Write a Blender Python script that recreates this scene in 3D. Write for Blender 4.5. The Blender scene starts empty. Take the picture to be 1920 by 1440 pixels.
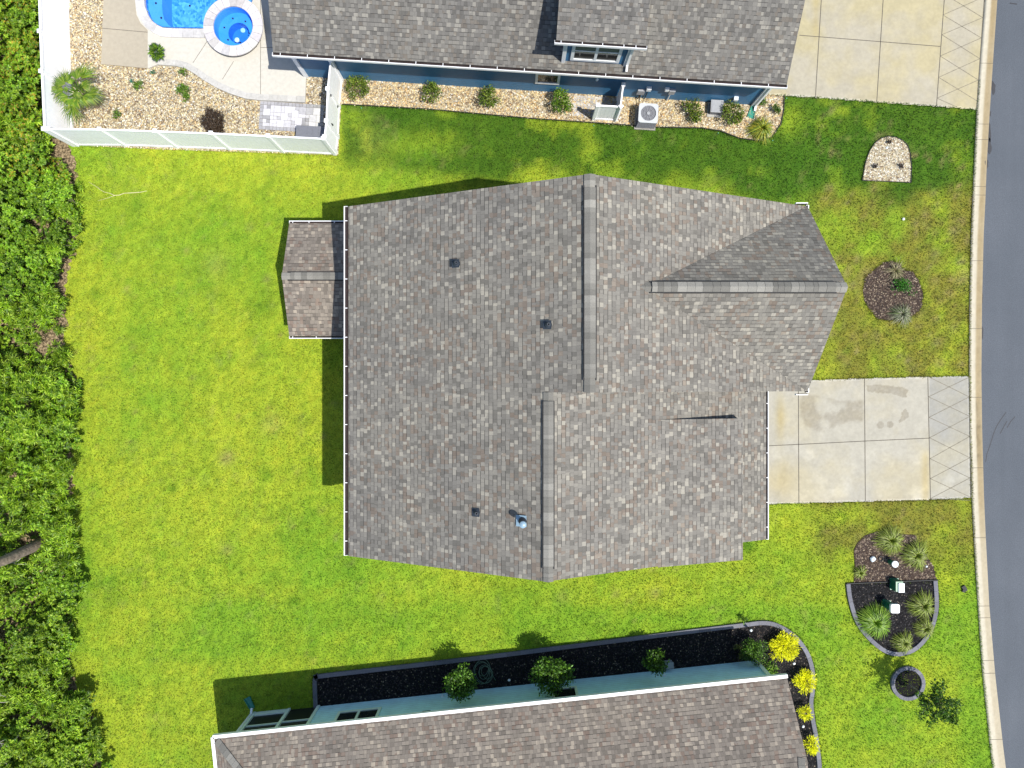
import bpy, math, random
import numpy as np
from mathutils import Vector, Matrix
from mathutils.geometry import tessellate_polygon
rnd = random.Random(7)
RS = np.random.RandomState(11)
scene = bpy.context.scene
C = scene.collection
R = math.radians
# ------------------------------------------------------------------ camera
H = 28.8            # flying height, metres
M = 0.0225          # metres on the ground per unit of the survey grid
cam = bpy.data.cameras.new('camera'); cam.lens = 24.0; cam.sensor_width = 36.0; cam.clip_end = 2000; cam.clip_start = 0.5
co = bpy.data.objects.new('camera', cam); C.objects.link(co); co.location = (0, 0, H); co.rotation_euler = (0, 0, 0)
scene.camera = co
scene.render.resolution_x = 1024; scene.render.resolution_y = 768
# ------------------------------------------------------------------ light
SV = Vector((0.413, -0.29, 1.0)).normalized()      # towards the sun
w = bpy.data.worlds.new('World'); scene.world = w; w.use_nodes = True
nt = w.node_tree; nt.nodes.clear()
sky = nt.nodes.new('ShaderNodeTexSky'); sky.sky_type = 'NISHITA'; sky.sun_disc = False
sky.sun_elevation = math.asin(SV.z); sky.sun_rotation = math.atan2(SV.x, SV.y)
bg = nt.nodes.new('ShaderNodeBackground'); bg.inputs[1].default_value = 0.13
wo = nt.nodes.new('ShaderNodeOutputWorld'); nt.links.new(sky.outputs[0], bg.inputs[0]); nt.links.new(bg.outputs[0], wo.inputs[0])
sl = bpy.data.lights.new('sun', 'SUN'); sl.energy = 4.3; sl.angle = R(0.5); sl.color = (1.0, 0.965, 0.90)
so = bpy.data.objects.new('sun', sl); C.objects.link(so); so.rotation_euler = SV.to_track_quat('Z', 'Y').to_euler()
so.location = (20, -14, 50)
scene.view_settings.view_transform = 'Standard'; scene.view_settings.look = 'None'
scene.view_settings.exposure = 0.5; scene.view_settings.gamma = 1
# ------------------------------------------------------------------ helpers
def P(px, py, z=0.0):
    k = M * (H - z) / H
    return Vector(((px - 960) * k, (720 - py) * k, z))
def G(px, py, z=0.0):                 # plan position
    return Vector(((px - 960) * M, (720 - py) * M, z))
def tag(o, label=None, cat=None, group=None, kind=None):
    if label: o['label'] = label
    if cat: o['category'] = cat
    if group: o['group'] = group
    if kind: o['kind'] = kind
    return o
def empty(name, loc, label, cat, group=None, rz=0):
    o = bpy.data.objects.new(name, None); C.objects.link(o); o.location = loc; o.rotation_euler = (0, 0, rz)
    o.empty_display_size = 0.2
    return tag(o, label, cat, group)
class MB:
    """collects polygons in world (or parent) space; build() links ONE mesh object"""
    def __init__(s): s.v = []; s.f = []; s.m = []; s.uv = []; s.c = []
    def poly(s, pts, mat=0, uv=None, col=(1, 1, 1)):
        b = len(s.v); s.v += [tuple(p) for p in pts]; s.f.append(list(range(b, b + len(pts)))); s.m.append(mat)
        s.uv.append(uv if uv else [(p[0], p[1]) for p in pts]); s.c.append(col)
    def box(s, c, sx, sy, sz, mat=0, rz=0, col=(1, 1, 1)):
        c = Vector(c); ca, sa = math.cos(rz), math.sin(rz)
        def q(x, y, z): return Vector((c.x + x * ca - y * sa, c.y + x * sa + y * ca, c.z + z))
        x, y, z = sx / 2, sy / 2, sz / 2
        p = [q(-x, -y, -z), q(x, -y, -z), q(x, y, -z), q(-x, y, -z), q(-x, -y, z), q(x, -y, z), q(x, y, z), q(-x, y, z)]
        for f in ((0, 3, 2, 1), (4, 5, 6, 7), (0, 1, 5, 4), (1, 2, 6, 5), (2, 3, 7, 6), (3, 0, 4, 7)):
            s.poly([p[i] for i in f], mat, col=col)
    def beam(s, a, b, wid, hei, mat=0, col=(1, 1, 1)):
        a = Vector(a); b = Vector(b); d = (b - a).normalized()
        up = Vector((0, 0, 1)) if abs(d.z) < .95 else Vector((1, 0, 0))
        sd = d.cross(up).normalized(); u2 = sd.cross(d)
        o = [sd * wid / 2 + u2 * hei / 2, -sd * wid / 2 + u2 * hei / 2, -sd * wid / 2 - u2 * hei / 2, sd * wid / 2 - u2 * hei / 2]
        A = [a + k for k in o]; B = [b + k for k in o]
        s.poly(A, mat, col=col); s.poly(B[::-1], mat, col=col)
        for i in range(4):
            j = (i + 1) % 4; s.poly([A[j], A[i], B[i], B[j]], mat, col=col)
    def prism(s, pts, z0, z1, mat=0, side=None, holes=(), col=(1, 1, 1)):
        """pts: xy in world (any winding); flat top z1, bottom z0"""
        loops = [pts] + list(holes)
        flat = [Vector((p[0], p[1], 0)) for l in loops for p in l]
        for t in tessellate_polygon([[Vector((p[0], p[1], 0)) for p in l] for l in loops]):
            a, b, c = [flat[i] for i in t]
            if (b - a).cross(c - a).z < 0: b, c = c, b
            s.poly([(q.x, q.y, z1) for q in (a, b, c)], mat, col=col)
        for l in loops:
            for i in range(len(l)):
                a = l[i]; b = l[(i + 1) % len(l)]
                s.poly([(a[0], a[1], z0), (b[0], b[1], z0), (b[0], b[1], z1), (a[0], a[1], z1)], mat if side is None else side, col=col)
    def strip(s, a, b, wid, z, mat=0, col=(1, 1, 1)):
        a = Vector((a[0], a[1], z)); b = Vector((b[0], b[1], z)); d = (b - a).normalized(); n = Vector((-d.y, d.x, 0)) * wid / 2
        s.poly([a - n, b - n, b + n, a + n], mat, col=col)
    def tube(s, pts, rad, mat=0, n=8, col=(1, 1, 1), cap=True):
        pts = [Vector(p) for p in pts]; rr = rad if isinstance(rad, (list, tuple)) else [rad] * len(pts); rings = []
        for i, p in enumerate(pts):
            d = (pts[min(i + 1, len(pts) - 1)] - pts[max(i - 1, 0)]).normalized()
            up = Vector((0, 0, 1)) if abs(d.z) < .9 else Vector((1, 0, 0))
            a = d.cross(up).normalized(); b = a.cross(d)
            rings.append([p + (a * math.cos(2 * math.pi * k / n) + b * math.sin(2 * math.pi * k / n)) * rr[i] for k in range(n)])
        for i in range(len(rings) - 1):
            for k in range(n):
                s.poly([rings[i][k], rings[i][(k + 1) % n], rings[i + 1][(k + 1) % n], rings[i + 1][k]], mat, col=col)
        if cap: s.poly(rings[0], mat, col=col); s.poly(rings[-1][::-1], mat, col=col)
    def lathe(s, c, prof, mat=0, n=16, col=(1, 1, 1), cap=True):
        c = Vector(c); rings = [[c + Vector((r * math.cos(2 * math.pi * k / n), r * math.sin(2 * math.pi * k / n), z)) for k in range(n)] for r, z in prof]
        for i in range(len(rings) - 1):
            for k in range(n):
                s.poly([rings[i][k], rings[i][(k + 1) % n], rings[i + 1][(k + 1) % n], rings[i + 1][k]], mat, col=col)
        if not cap: return
        if prof[-1][0] > 1e-4: s.poly(rings[-1], mat, col=col)
        if prof[0][0] > 1e-4: s.poly(rings[0][::-1], mat, col=col)
    def build(s, name, mats, parent=None, weld=False, smooth=False):
        mats = mats if isinstance(mats, (list, tuple)) else [mats]
        off = Vector(parent_loc(parent)) if parent else Vector((0, 0, 0))
        me = bpy.data.meshes.new(name)
        me.from_pydata([tuple(Vector(v) - off) for v in s.v], [], s.f)
        for m_ in mats: me.materials.append(m_)
        me.polygons.foreach_set('material_index', s.m)
        ul = me.uv_layers.new(name='UV'); ul.data.foreach_set('uv', [k for u in s.uv for p in u for k in p])
        ca = me.color_attributes.new('Col', 'FLOAT_COLOR', 'CORNER')
        ca.data.foreach_set('color', [k for f, c in zip(s.f, s.c) for _ in f for k in (c[0], c[1], c[2], 1)])
        if weld:
            import bmesh
            bm = bmesh.new(); bm.from_mesh(me); bmesh.ops.remove_doubles(bm, verts=bm.verts, dist=1e-4)
            bmesh.ops.recalc_face_normals(bm, faces=bm.faces); bm.to_mesh(me); bm.free()
        if smooth: me.polygons.foreach_set('use_smooth', [True] * len(me.polygons))
        me.update()
        o = bpy.data.objects.new(name, me); C.objects.link(o)
        if parent: o.parent = parent
        return o
def parent_loc(p):
    v = Vector((0, 0, 0))
    while p is not None: v = v + p.location; p = p.parent
    return v
def fast(name, V, F, cols, mat, parent=None, smooth=False):
    """numpy mesh: V (n,3), F (m,k), cols (n,3) per vertex"""
    me = bpy.data.meshes.new(name); n = len(V); m, k = F.shape
    me.vertices.add(n); me.vertices.foreach_set('co', np.ascontiguousarray(V, np.float32).ravel())
    me.loops.add(m * k); me.loops.foreach_set('vertex_index', np.ascontiguousarray(F, np.int32).ravel())
    me.polygons.add(m); me.polygons.foreach_set('loop_start', np.arange(0, m * k, k, dtype=np.int32))
    me.polygons.foreach_set('loop_total', np.full(m, k, np.int32))
    ca = me.color_attributes.new('Col', 'FLOAT_COLOR', 'POINT')
    ca.data.foreach_set('color', np.hstack([cols, np.ones((n, 1))]).astype(np.float32).ravel())
    me.materials.append(mat); me.update(calc_edges=True); me.validate()
    if smooth: me.polygons.foreach_set('use_smooth', np.ones(m, bool))
    o = bpy.data.objects.new(name, me); C.objects.link(o)
    if parent: o.parent = parent
    return o
def vnoise(x, y, s, seed=0):
    x = np.asarray(x, float) / s; y = np.asarray(y, float) / s
    xi = np.floor(x).astype(np.int64); yi = np.floor(y).astype(np.int64); fx = x - xi; fy = y - yi
    fx = fx * fx * (3 - 2 * fx); fy = fy * fy * (3 - 2 * fy)
    def h(a, b):
        n = (a * 374761393 + b * 668265263 + seed * 974634777) & 0xffffffff
        n = ((n ^ (n >> 13)) * 1274126177) & 0xffffffff
        return ((n ^ (n >> 16)) & 0xffff) / 65535.0
    return (h(xi, yi) * (1 - fx) + h(xi + 1, yi) * fx) * (1 - fy) + (h(xi, yi + 1) * (1 - fx) + h(xi + 1, yi + 1) * fx) * fy
def fbm(x, y, s, seed=0, o=4):
    t = 0; a = .5; n = 0
    for i in range(o): t = t + a * vnoise(x, y, s / 2 ** i, seed + i * 17); n += a; a *= .55
    return t / n
def ss(a, b, x): t = np.clip((x - a) / (b - a), 0, 1); return t * t * (3 - 2 * t)
def inside(x, y, poly):
    r = np.zeros(np.shape(x), bool); n = len(poly)
    for i in range(n):
        x1, y1 = poly[i]; x2, y2 = poly[(i + 1) % n]
        c = ((y1 > y) != (y2 > y)) & (x < (x2 - x1) * (y - y1) / ((y2 - y1) if y2 != y1 else 1e-9) + x1); r ^= c
    return r
def edge_dist(x, y, poly, closed=True):
    d = np.full(np.shape(x), 1e9); n = len(poly)
    for i in range(n if closed else n - 1):
        x1, y1 = poly[i]; x2, y2 = poly[(i + 1) % n]; dx, dy = x2 - x1, y2 - y1
        t = np.clip(((x - x1) * dx + (y - y1) * dy) / (dx * dx + dy * dy + 1e-9), 0, 1)
        d = np.minimum(d, np.hypot(x - x1 - t * dx, y - y1 - t * dy))
    return d
def spline(pts, n=6, closed=False):
    out = []; L = len(pts); rng = L if closed else L - 1
    for i in range(rng):
        if closed: p0, p1, p2, p3 = pts[(i - 1) % L], pts[i], pts[(i + 1) % L], pts[(i + 2) % L]
        else: p0, p1, p2, p3 = pts[max(i - 1, 0)], pts[i], pts[i + 1], pts[min(i + 2, L - 1)]
        for k in range(n):
            t = k / n
            out.append(tuple(.5 * (2 * b + (c - a) * t + (2 * a - 5 * b + 4 * c - d) * t * t + (3 * b - a - 3 * c + d) * t ** 3) for a, b, c, d in zip(p0, p1, p2, p3)))
    if not closed: out.append(tuple(pts[-1]))
    return out
def offset(pts, d, closed=False):
    out = []; n = len(pts)
    for i in range(n):
        a = pts[(i - 1) % n] if (closed or i > 0) else pts[i]; b = pts[(i + 1) % n] if (closed or i < n - 1) else pts[i]
        dx, dy = b[0] - a[0], b[1] - a[1]; l = math.hypot(dx, dy) or 1
        out.append((pts[i][0] - dy / l * d, pts[i][1] + dx / l * d))
    return out
def W(poly, z=0): return [tuple(P(x, y, z))[:2] for x, y in poly]
# ------------------------------------------------------------------ materials
class NB:
    def __init__(s, name):
        s.m = bpy.data.materials.new(name); s.m.use_nodes = True; s.t = s.m.node_tree; s.t.nodes.clear()
        s.out = s.n('ShaderNodeOutputMaterial'); s.b = s.n('ShaderNodeBsdfPrincipled'); s.l(s.b.outputs[0], s.out.inputs[0])
    def n(s, t, **k):
        x = s.t.nodes.new(t)
        for a, b in k.items(): setattr(x, a, b)
        return x
    def l(s, a, b): s.t.links.new(a, b)
    def inp(s, node, i, v):
        if hasattr(v, 'links') or isinstance(v, bpy.types.NodeSocket): s.l(v, node.inputs[i])
        else: node.inputs[i].default_value = v
    def math(s, op, a, b=0.0, c=None):
        x = s.n('ShaderNodeMath', operation=op); s.inp(x, 0, a); s.inp(x, 1, b)
        if c is not None: s.inp(x, 2, c)
        return x.outputs[0]
    def mix(s, f, a, b, mode='MIX'):
        x = s.n('ShaderNodeMix', data_type='RGBA', blend_type=mode); s.inp(x, 0, f)
        s.inp(x, 6, a if not isinstance(a, tuple) else (*a[:3], 1)); s.inp(x, 7, b if not isinstance(b, tuple) else (*b[:3], 1)); return x.outputs[2]
    def noise(s, vec, scale, detail=4, rough=.6):
        x = s.n('ShaderNodeTexNoise'); x.inputs['Scale'].default_value = scale; x.inputs['Detail'].default_value = detail; x.inputs['Roughness'].default_value = rough
        s.l(vec, x.inputs['Vector']); return x.outputs[0]
    def ramp(s, f, stops, interp='LINEAR'):
        x = s.n('ShaderNodeValToRGB'); x.color_ramp.interpolation = interp; e = x.color_ramp.elements
        while len(e) < len(stops): e.new(.5)
        for el, (p, c) in zip(e, stops): el.position = p; el.color = (*c, 1)
        s.l(f, x.inputs[0]); return x.outputs[0]
    def pos(s): return s.n('ShaderNodeNewGeometry').outputs['Position']
    def obj(s): return s.n('ShaderNodeTexCoord').outputs['Object']
    def attr(s): x = s.n('ShaderNodeAttribute'); x.attribute_name = 'Col'; return x.outputs['Color']
    def bump(s, h, strength=.5, dist=.02):
        x = s.n('ShaderNodeBump'); x.inputs['Strength'].default_value = strength; x.inputs['Distance'].default_value = dist
        s.l(h, x.inputs['Height']); s.l(x.outputs[0], s.b.inputs['Normal'])
def smat(name, col, rough=.6, nscale=12, namt=.12, bump=.1, metal=0, attr=False, spec=None, bdist=.01):
    b = NB(name); v = b.obj(); nz = b.noise(v, nscale)
    base = b.attr() if attr else None
    if attr: base = b.mix(1.0, b.attr(), (col[0], col[1], col[2]), 'MULTIPLY')
    else: base = (*col, 1)
    lo = 1 - namt; hi = 1 + namt
    g = b.ramp(nz, [(.3, (lo, lo, lo)), (.7, (hi, hi, hi))])
    b.l(b.mix(1.0, base, g, 'MULTIPLY'), b.b.inputs['Base Color'])
    b.b.inputs['Roughness'].default_value = rough; b.b.inputs['Metallic'].default_value = metal
    if spec is not None: b.b.inputs['Specular IOR Level'].default_value = spec
    if bump: b.bump(nz, bump, bdist)
    return b.m
def shingle(name, pal, tint=(1, 1, 1), brown=(.165, .125, .10)):
    b = NB(name); uv = b.n('ShaderNodeUVMap').outputs[0]; sp = b.n('ShaderNodeSeparateXYZ'); b.l(uv, sp.inputs[0])
    u, v = sp.outputs[0], sp.outputs[1]
    r = b.math('DIVIDE', v, .143); row = b.math('FLOOR', r); fr = b.math('FRACT', r)
    wn = b.n('ShaderNodeTexWhiteNoise', noise_dimensions='1D'); b.l(row, wn.inputs['W'])
    uu = b.math('ADD', b.math('DIVIDE', u, .135), b.math('MULTIPLY', wn.outputs[0], 57.0))
    uu = b.math('ADD', uu, b.math('MULTIPLY', row, 31.7))
    vo = b.n('ShaderNodeTexVoronoi', voronoi_dimensions='1D'); vo.inputs['Scale'].default_value = 1; vo.inputs['Randomness'].default_value = .85
    b.l(uu, vo.inputs['W']); sc = b.n('ShaderNodeSeparateColor'); b.l(vo.outputs['Color'], sc.inputs[0])
    ve = b.n('ShaderNodeTexVoronoi', voronoi_dimensions='1D', feature='DISTANCE_TO_EDGE'); ve.inputs['Scale'].default_value = 1; ve.inputs['Randomness'].default_value = .85
    b.l(uu, ve.inputs['W'])
    pos = b.pos(); big = b.noise(pos, .45, 3); med = b.noise(pos, 1.6, 2)
    tone = b.math('ADD', sc.outputs[0], b.math('MULTIPLY', b.math('SUBTRACT', med, .5), .22))
    n = len(pal); col = b.ramp(tone, [(i / n, c) for i, c in enumerate(pal)], 'CONSTANT')
    isb = b.math('GREATER_THAN', b.math('ADD', sc.outputs[2], b.math('MULTIPLY', b.math('SUBTRACT', med, .5), 1.3)), .84)
    col = b.mix(b.math('MULTIPLY', isb, .55), col, brown)
    gran = b.noise(pos, 55, 2, .8)
    col = b.mix(1.0, col, b.ramp(gran, [(.25, (.82, .82, .82)), (.75, (1.18, 1.18, 1.18))]), 'MULTIPLY')
    mp = b.n('ShaderNodeMapping'); mp.inputs['Scale'].default_value = (5.0, .35, 1); b.l(uv, mp.inputs['Vector']); stk = b.noise(mp.outputs[0], 1.0, 4)
    col = b.mix(1.0, col, b.ramp(big, [(.3, (.92, .92, .94)), (.7, (1.07, 1.06, 1.04))]), 'MULTIPLY')
    col = b.mix(1.0, col, b.ramp(stk, [(.3, (.93, .93, .93)), (.7, (1.06, 1.06, 1.06))]), 'MULTIPLY')
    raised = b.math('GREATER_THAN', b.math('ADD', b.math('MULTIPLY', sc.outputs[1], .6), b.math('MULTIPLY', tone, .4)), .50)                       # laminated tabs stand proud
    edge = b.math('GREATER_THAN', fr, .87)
    dark = b.math('MULTIPLY', edge, b.math('ADD', .10, b.math('MULTIPLY', raised, .70)))  # shadow line under course edges painted into the colour, heavier at raised tabs
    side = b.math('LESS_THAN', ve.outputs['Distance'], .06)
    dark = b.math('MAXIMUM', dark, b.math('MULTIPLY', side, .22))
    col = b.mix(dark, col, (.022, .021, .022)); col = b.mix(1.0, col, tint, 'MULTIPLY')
    b.l(col, b.b.inputs['Base Color']); b.b.inputs['Roughness'].default_value = .95; b.b.inputs['Specular IOR Level'].default_value = .25
    hgt = b.math('ADD', b.math('SUBTRACT', 1.0, fr), b.math('MULTIPLY', raised, .5)); hgt = b.math('ADD', hgt, b.math('MULTIPLY', gran, .35))
    b.bump(hgt, .45, .012); return b.m
def siding(name, col):
    b = NB(name); p = b.pos(); sp = b.n('ShaderNodeSeparateXYZ'); b.l(p, sp.inputs[0])
    fr = b.math('FRACT', b.math('DIVIDE', sp.outputs[2], .165)); nz = b.noise(p, 3.0, 4)
    c = b.mix(1.0, (*col, 1), b.ramp(nz, [(.3, (.9, .9, .9)), (.7, (1.08, 1.08, 1.08))]), 'MULTIPLY')
    c = b.mix(b.math('MULTIPLY', b.math('GREATER_THAN', fr, .93), .55), c, tuple(k * .3 for k in col))
    b.l(c, b.b.inputs['Base Color']); b.b.inputs['Roughness'].default_value = .55
    b.bump(b.math('SUBTRACT', 1.0, fr), .6, .02); return b.m
def leafmat(name, trans=.35, tint=(1, 1, 1), rough=.5):
    b = NB(name); c = b.mix(1.0, b.attr(), tint, 'MULTIPLY'); b.l(c, b.b.inputs['Base Color']); b.b.inputs['Roughness'].default_value = rough
    b.b.inputs['Specular IOR Level'].default_value = .35
    t = b.n('ShaderNodeBsdfTranslucent'); b.l(c, t.inputs[0]); mx = b.n('ShaderNodeMixShader'); mx.inputs[0].default_value = trans
    b.l(b.b.outputs[0], mx.inputs[1]); b.l(t.outputs[0], mx.inputs[2]); b.l(mx.outputs[0], b.out.inputs[0]); return b.m
PAL_G = [(.132, .127, .118), (.155, .149, .139), (.168, .162, .151), (.178, .171, .159), (.186, .179, .166), (.196, .189, .175), (.208, .200, .184), (.226, .217, .197), (.285, .272, .242)]
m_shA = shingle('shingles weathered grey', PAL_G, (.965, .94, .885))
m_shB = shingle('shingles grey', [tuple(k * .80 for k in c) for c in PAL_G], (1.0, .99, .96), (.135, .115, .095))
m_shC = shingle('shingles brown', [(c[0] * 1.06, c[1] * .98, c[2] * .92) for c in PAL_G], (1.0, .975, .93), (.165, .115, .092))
m_white = smat('white vinyl', (.80, .80, .80), .45, 3, .03, .02)
m_fence = smat('white fence vinyl', (.90, .90, .91), .5, 5, .04, .03)
m_trim = smat('white painted trim', (.72, .74, .75), .5, 6, .05, .05)
m_trimg = smat('pale grey green trim', (.72, .82, .72), .5, 6, .05, .05)
m_gutin = smat('gutter debris', (.022, .013, .012), .9, 18, .6, .5)
m_blue = siding('blue lap siding', (.035, .14, .27))
m_aqua = siding('aqua lap siding', (.56, .84, .90))
m_screen = smat('dark insect screen', (.012, .014, .014), .5, 30, .2, .05)
gb = NB('window glass'); gb.b.inputs['Base Color'].default_value = (.018, .022, .022, 1); gb.b.inputs['Roughness'].default_value = .08; gb.b.inputs['Specular IOR Level'].default_value = .6
m_glass = gb.m
m_blind = smat('window blinds', (.10, .13, .11), .6, 20, .2, .1)
m_cap = smat('ridge cap shingle', (1, 1, 1), .95, 40, .18, .4, attr=True)
m_black = smat('black vent plastic', (.012, .012, .013), .7, 20, .3, .1)
m_metal = smat('blue grey painted metal', (.22, .32, .40), .4, 10, .1, .05)
m_navy = smat('dark rubber boot', (.022, .03, .042), .55, 20, .2, .1)
m_conc = smat('concrete', (1, 1, 1), .85, 7, .07, .12, attr=True)
m_stone = smat('travertine coping', (1, 1, 1), .7, 9, .13, .15, attr=True)
m_joint = smat('dark joint', (.10, .088, .068), .95, 20, .3, .1)
m_jointl = smat('shallow scored joint', (.17, .15, .11), .95, 12, .35, .1)
m_edgeblk = smat('grey edging block', (1, 1, 1), .8, 25, .2, .3, attr=True)
m_peb = smat('river pebble', (1, 1, 1), .55, 30, .1, .1, attr=True)
m_mulch = smat('mulch chip', (1, 1, 1), .95, 20, .3, .3, attr=True)
m_leaf = leafmat('leaf', .30)
m_grass = leafmat('grass blade', .30, rough=.6)
m_bark = smat('bark', (.22, .17, .13), .95, 9, .45, .9, bdist=.03)
m_twig = smat('dead wood', (.42, .39, .32), .9, 14, .25, .3)
m_green = smat('green polyethylene', (.02, .20, .14), .45, 10, .15, .05)
m_dkgreen = smat('dark green enamel', (.02, .15, .07), .4, 10, .15, .05)
m_grey = smat('grey enamel', (.30, .31, .33), .45, 10, .08, .05)
m_dkgrey = smat('dark grey resin', (.14, .145, .165), .6, 10, .08, .08)
m_hose = smat('green hose', (.10, .17, .12), .5, 10, .15, 0)
m_pale = smat('pale cap', (.72, .78, .80), .5, 10, .04, 0)
def surf(name, stops, scale, bump=.5, bd=.02, rough=.95, sc2=None):
    b = NB(name); p = b.pos(); n1 = b.noise(p, scale, 6, .7); c = b.ramp(n1, stops)
    b.l(c, b.b.inputs['Base Color']); b.b.inputs['Roughness'].default_value = rough; b.b.inputs['Specular IOR Level'].default_value = .15; b.bump(n1, bump, bd); return b.m
def gravelmat():
    b = NB('pebble ground'); p = b.pos(); vo = b.n('ShaderNodeTexVoronoi'); vo.inputs['Scale'].default_value = 17; b.l(p, vo.inputs['Vector'])
    sc = b.n('ShaderNodeSeparateColor'); b.l(vo.outputs['Color'], sc.inputs[0])
    c = b.ramp(sc.outputs[0], [(0, (.16, .10, .06)), (.12, (.27, .20, .11)), (.3, (.40, .32, .19)), (.5, (.33, .28, .19)), (.68, (.50, .43, .30)), (.86, (.64, .60, .52)), (.95, (.26, .25, .22))], 'CONSTANT')
    dist = b.math('GREATER_THAN', vo.outputs['Distance'], .62)
    c = b.mix(b.math('MULTIPLY', dist, .65), c, (.05, .035, .02)); b.l(c, b.b.inputs['Base Color']); b.b.inputs['Roughness'].default_value = .8
    b.bump(b.math('SUBTRACT', 1, vo.outputs['Distance']), .8, .03); return b.m
m_gravel = gravelmat()
m_mblack = surf('black mulch ground', [(.25, (.003, .003, .003)), (.6, (.012, .011, .012)), (.8, (.03, .028, .03))], 22, .9, .03)
m_mbrown = surf('brown mulch ground', [(.25, (.012, .008, .007)), (.5, (.05, .034, .026)), (.75, (.14, .105, .075))], 16, .9, .03)
m_litter = surf('leaf litter', [(.34, (.02, .016, .010)), (.47, (.13, .095, .055)), (.66, (.42, .32, .19))], 11, .9, .04)
def asphalt():
    b = NB('asphalt'); p = b.pos(); big = b.noise(p, .35, 4); fine = b.noise(p, 30, 4, .85)
    c = b.ramp(big, [(.3, (.070, .080, .095)), (.7, (.084, .094, .110))]); c = b.mix(1.0, c, b.ramp(fine, [(.3, (.66, .66, .66)), (.7, (1.36, 1.36, 1.34))]), 'MULTIPLY')
    mp = b.n('ShaderNodeMapping'); mp.inputs['Scale'].default_value = (1.6, .08, 1); b.l(p, mp.inputs['Vector']); c = b.mix(1.0, c, b.ramp(b.noise(mp.outputs[0], 1.0, 3), [(.3, (.94, .94, .94)), (.7, (1.05, 1.05, 1.05))]), 'MULTIPLY')
    b.l(c, b.b.inputs['Base Color']); b.b.inputs['Roughness'].default_value = .9; b.bump(fine, .6, .008); return b.m
m_asph = asphalt()
m_tar = smat('black tar smear', (.03, .03, .034), .7, 20, .3, .1)
def lawnmat():
    b = NB('lawn'); p = b.pos(); f = b.noise(p, 20, 5, .75); m2 = b.noise(p, 2.2, 4)
    c = b.mix(1.0, b.attr(), b.ramp(f, [(.30, (.54, .57, .5)), (.52, (.95, .96, .93)), (.72, (1.38, 1.30, 1.2))]), 'MULTIPLY')
    c = b.mix(1.0, c, b.ramp(m2, [(.3, (.90, .93, .9)), (.7, (1.09, 1.06, 1.05))]), 'MULTIPLY')
    b.l(c, b.b.inputs['Base Color']); b.b.inputs['Roughness'].default_value = .9; b.b.inputs['Specular IOR Level'].default_value = .1; b.bump(f, .9, .035); return b.m
m_lawn = lawnmat()
# ------------------------------------------------------------------ region outlines (survey grid units)
KERB_Y = [-400, -100, 0, 100, 206, 300, 380, 440, 570, 700, 800, 930, 1000, 1136, 1265, 1400, 1440, 1700, 2000]
KERB_G = [1900, 1860, 1846.6, 1838.5, 1831, 1826.5, 1823, 1820.5, 1817.5, 1816.8, 1817.2, 1821.5, 1825, 1833, 1842, 1856, 1861, 1905, 1970]
KERB_M = [1914, 1873, 1860, 1851, 1844, 1838.5, 1834.8, 1832, 1829.5, 1828.5, 1829.5, 1834, 1838.5, 1848, 1858, 1872, 1877, 1921, 1986]
KERB_R = [1924, 1883, 1870, 1863, 1856, 1850.6, 1847.4, 1844.5, 1841.3, 1840.2, 1841.5, 1845, 1848, 1855, 1866, 1881, 1886, 1931, 1996]
def kx(tab, y): return float(np.interp(y, KERB_Y, tab))
DRIVE = [(1400, 715), (1520, 713), (1621, 709.5), (1740, 706.5), (1817, 705.3), (1821, 933.4), (1743, 937), (1622.6, 940.5), (1438, 945), (1400, 946)]
DRIVE2 = [(1400, 176), (1460, 179), (1529, 183), (1644, 191.5), (1756, 199.5), (1831, 205.5), (1846.6, 0), (1866, -160), (1380, -190)]
BED_SIDE = [(642, 196), (800, 205), (1000, 223), (1120, 231), (1227, 239), (1315, 240.5), (1350, 246), (1385, 259.5), (1420, 264.5), (1446, 258), (1463.6, 233), (1469, 205), (1469.5, 180), (1400, 174), (1400, 150), (560, 90), (575, 192), (642, 196)]
YARD = [(120, -360), (127, 100), (134, 272), (300, 280), (634, 291), (642, 145), (560, 130), (560, -360)]
BED_ARCH = [(1616, 338.5), (1622, 305), (1629, 285), (1640, 268), (1652, 259), (1666, 256), (1680, 258), (1693, 264.5), (1701, 273), (1706, 288), (1708.5, 315), (1707, 342.5)]
BED_MR = [(1618, 545), (1622, 520), (1640, 505), (1657, 492), (1672, 489), (1688, 495), (1690, 505), (1712, 510), (1722, 526), (1731, 550), (1728, 575), (1715, 590), (1695, 598), (1668, 601), (1645, 598), (1630, 580), (1621, 565)]
BED_BR = [(1601, 1093), (1603, 1060), (1601, 1032), (1608, 1018), (1622, 1004), (1644, 997), (1668, 996), (1690, 1002), (1715, 1003), (1735, 1040), (1750, 1062), (1756, 1088)]
BED_BK = [(1587, 1096), (1758, 1089), (1760, 1120), (1759, 1149), (1748, 1186), (1723, 1217), (1693, 1230), (1662, 1226), (1632, 1204), (1606, 1171), (1592, 1130)]
EDGE_LONG = spline([(588, 1335), (586, 1280), (589, 1270), (597, 1265), (700, 1253), (900, 1230), (1100, 1205), (1300, 1180), (1391, 1169), (1431, 1164.5), (1460, 1170), (1492, 1190), (1517, 1223), (1528, 1261), (1527.5, 1298), (1525, 1317), (1528, 1348), (1535, 1386), (1541, 1440), (1545, 1520)], 4)
BED_LONG = EDGE_LONG + [(1400, 1520), (1400, 1280), (590, 1340)]
THICK = [(-900, -400), (128, -400), (134, 150), (136, 262), (142, 285), (150, 330), (146, 372), (153, 390), (150, 470), (132, 510), (128, 560), (133, 610), (122, 660), (148, 700), (152, 760), (143, 800), (140, 850), (146, 905), (140, 950), (148, 1010), (128, 1050), (150, 1100), (138, 1150), (130, 1210), (150, 1290), (178, 1340), (182, 1400), (200, 1440), (225, 1500), (230, 2000), (-900, 2000)]
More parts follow.
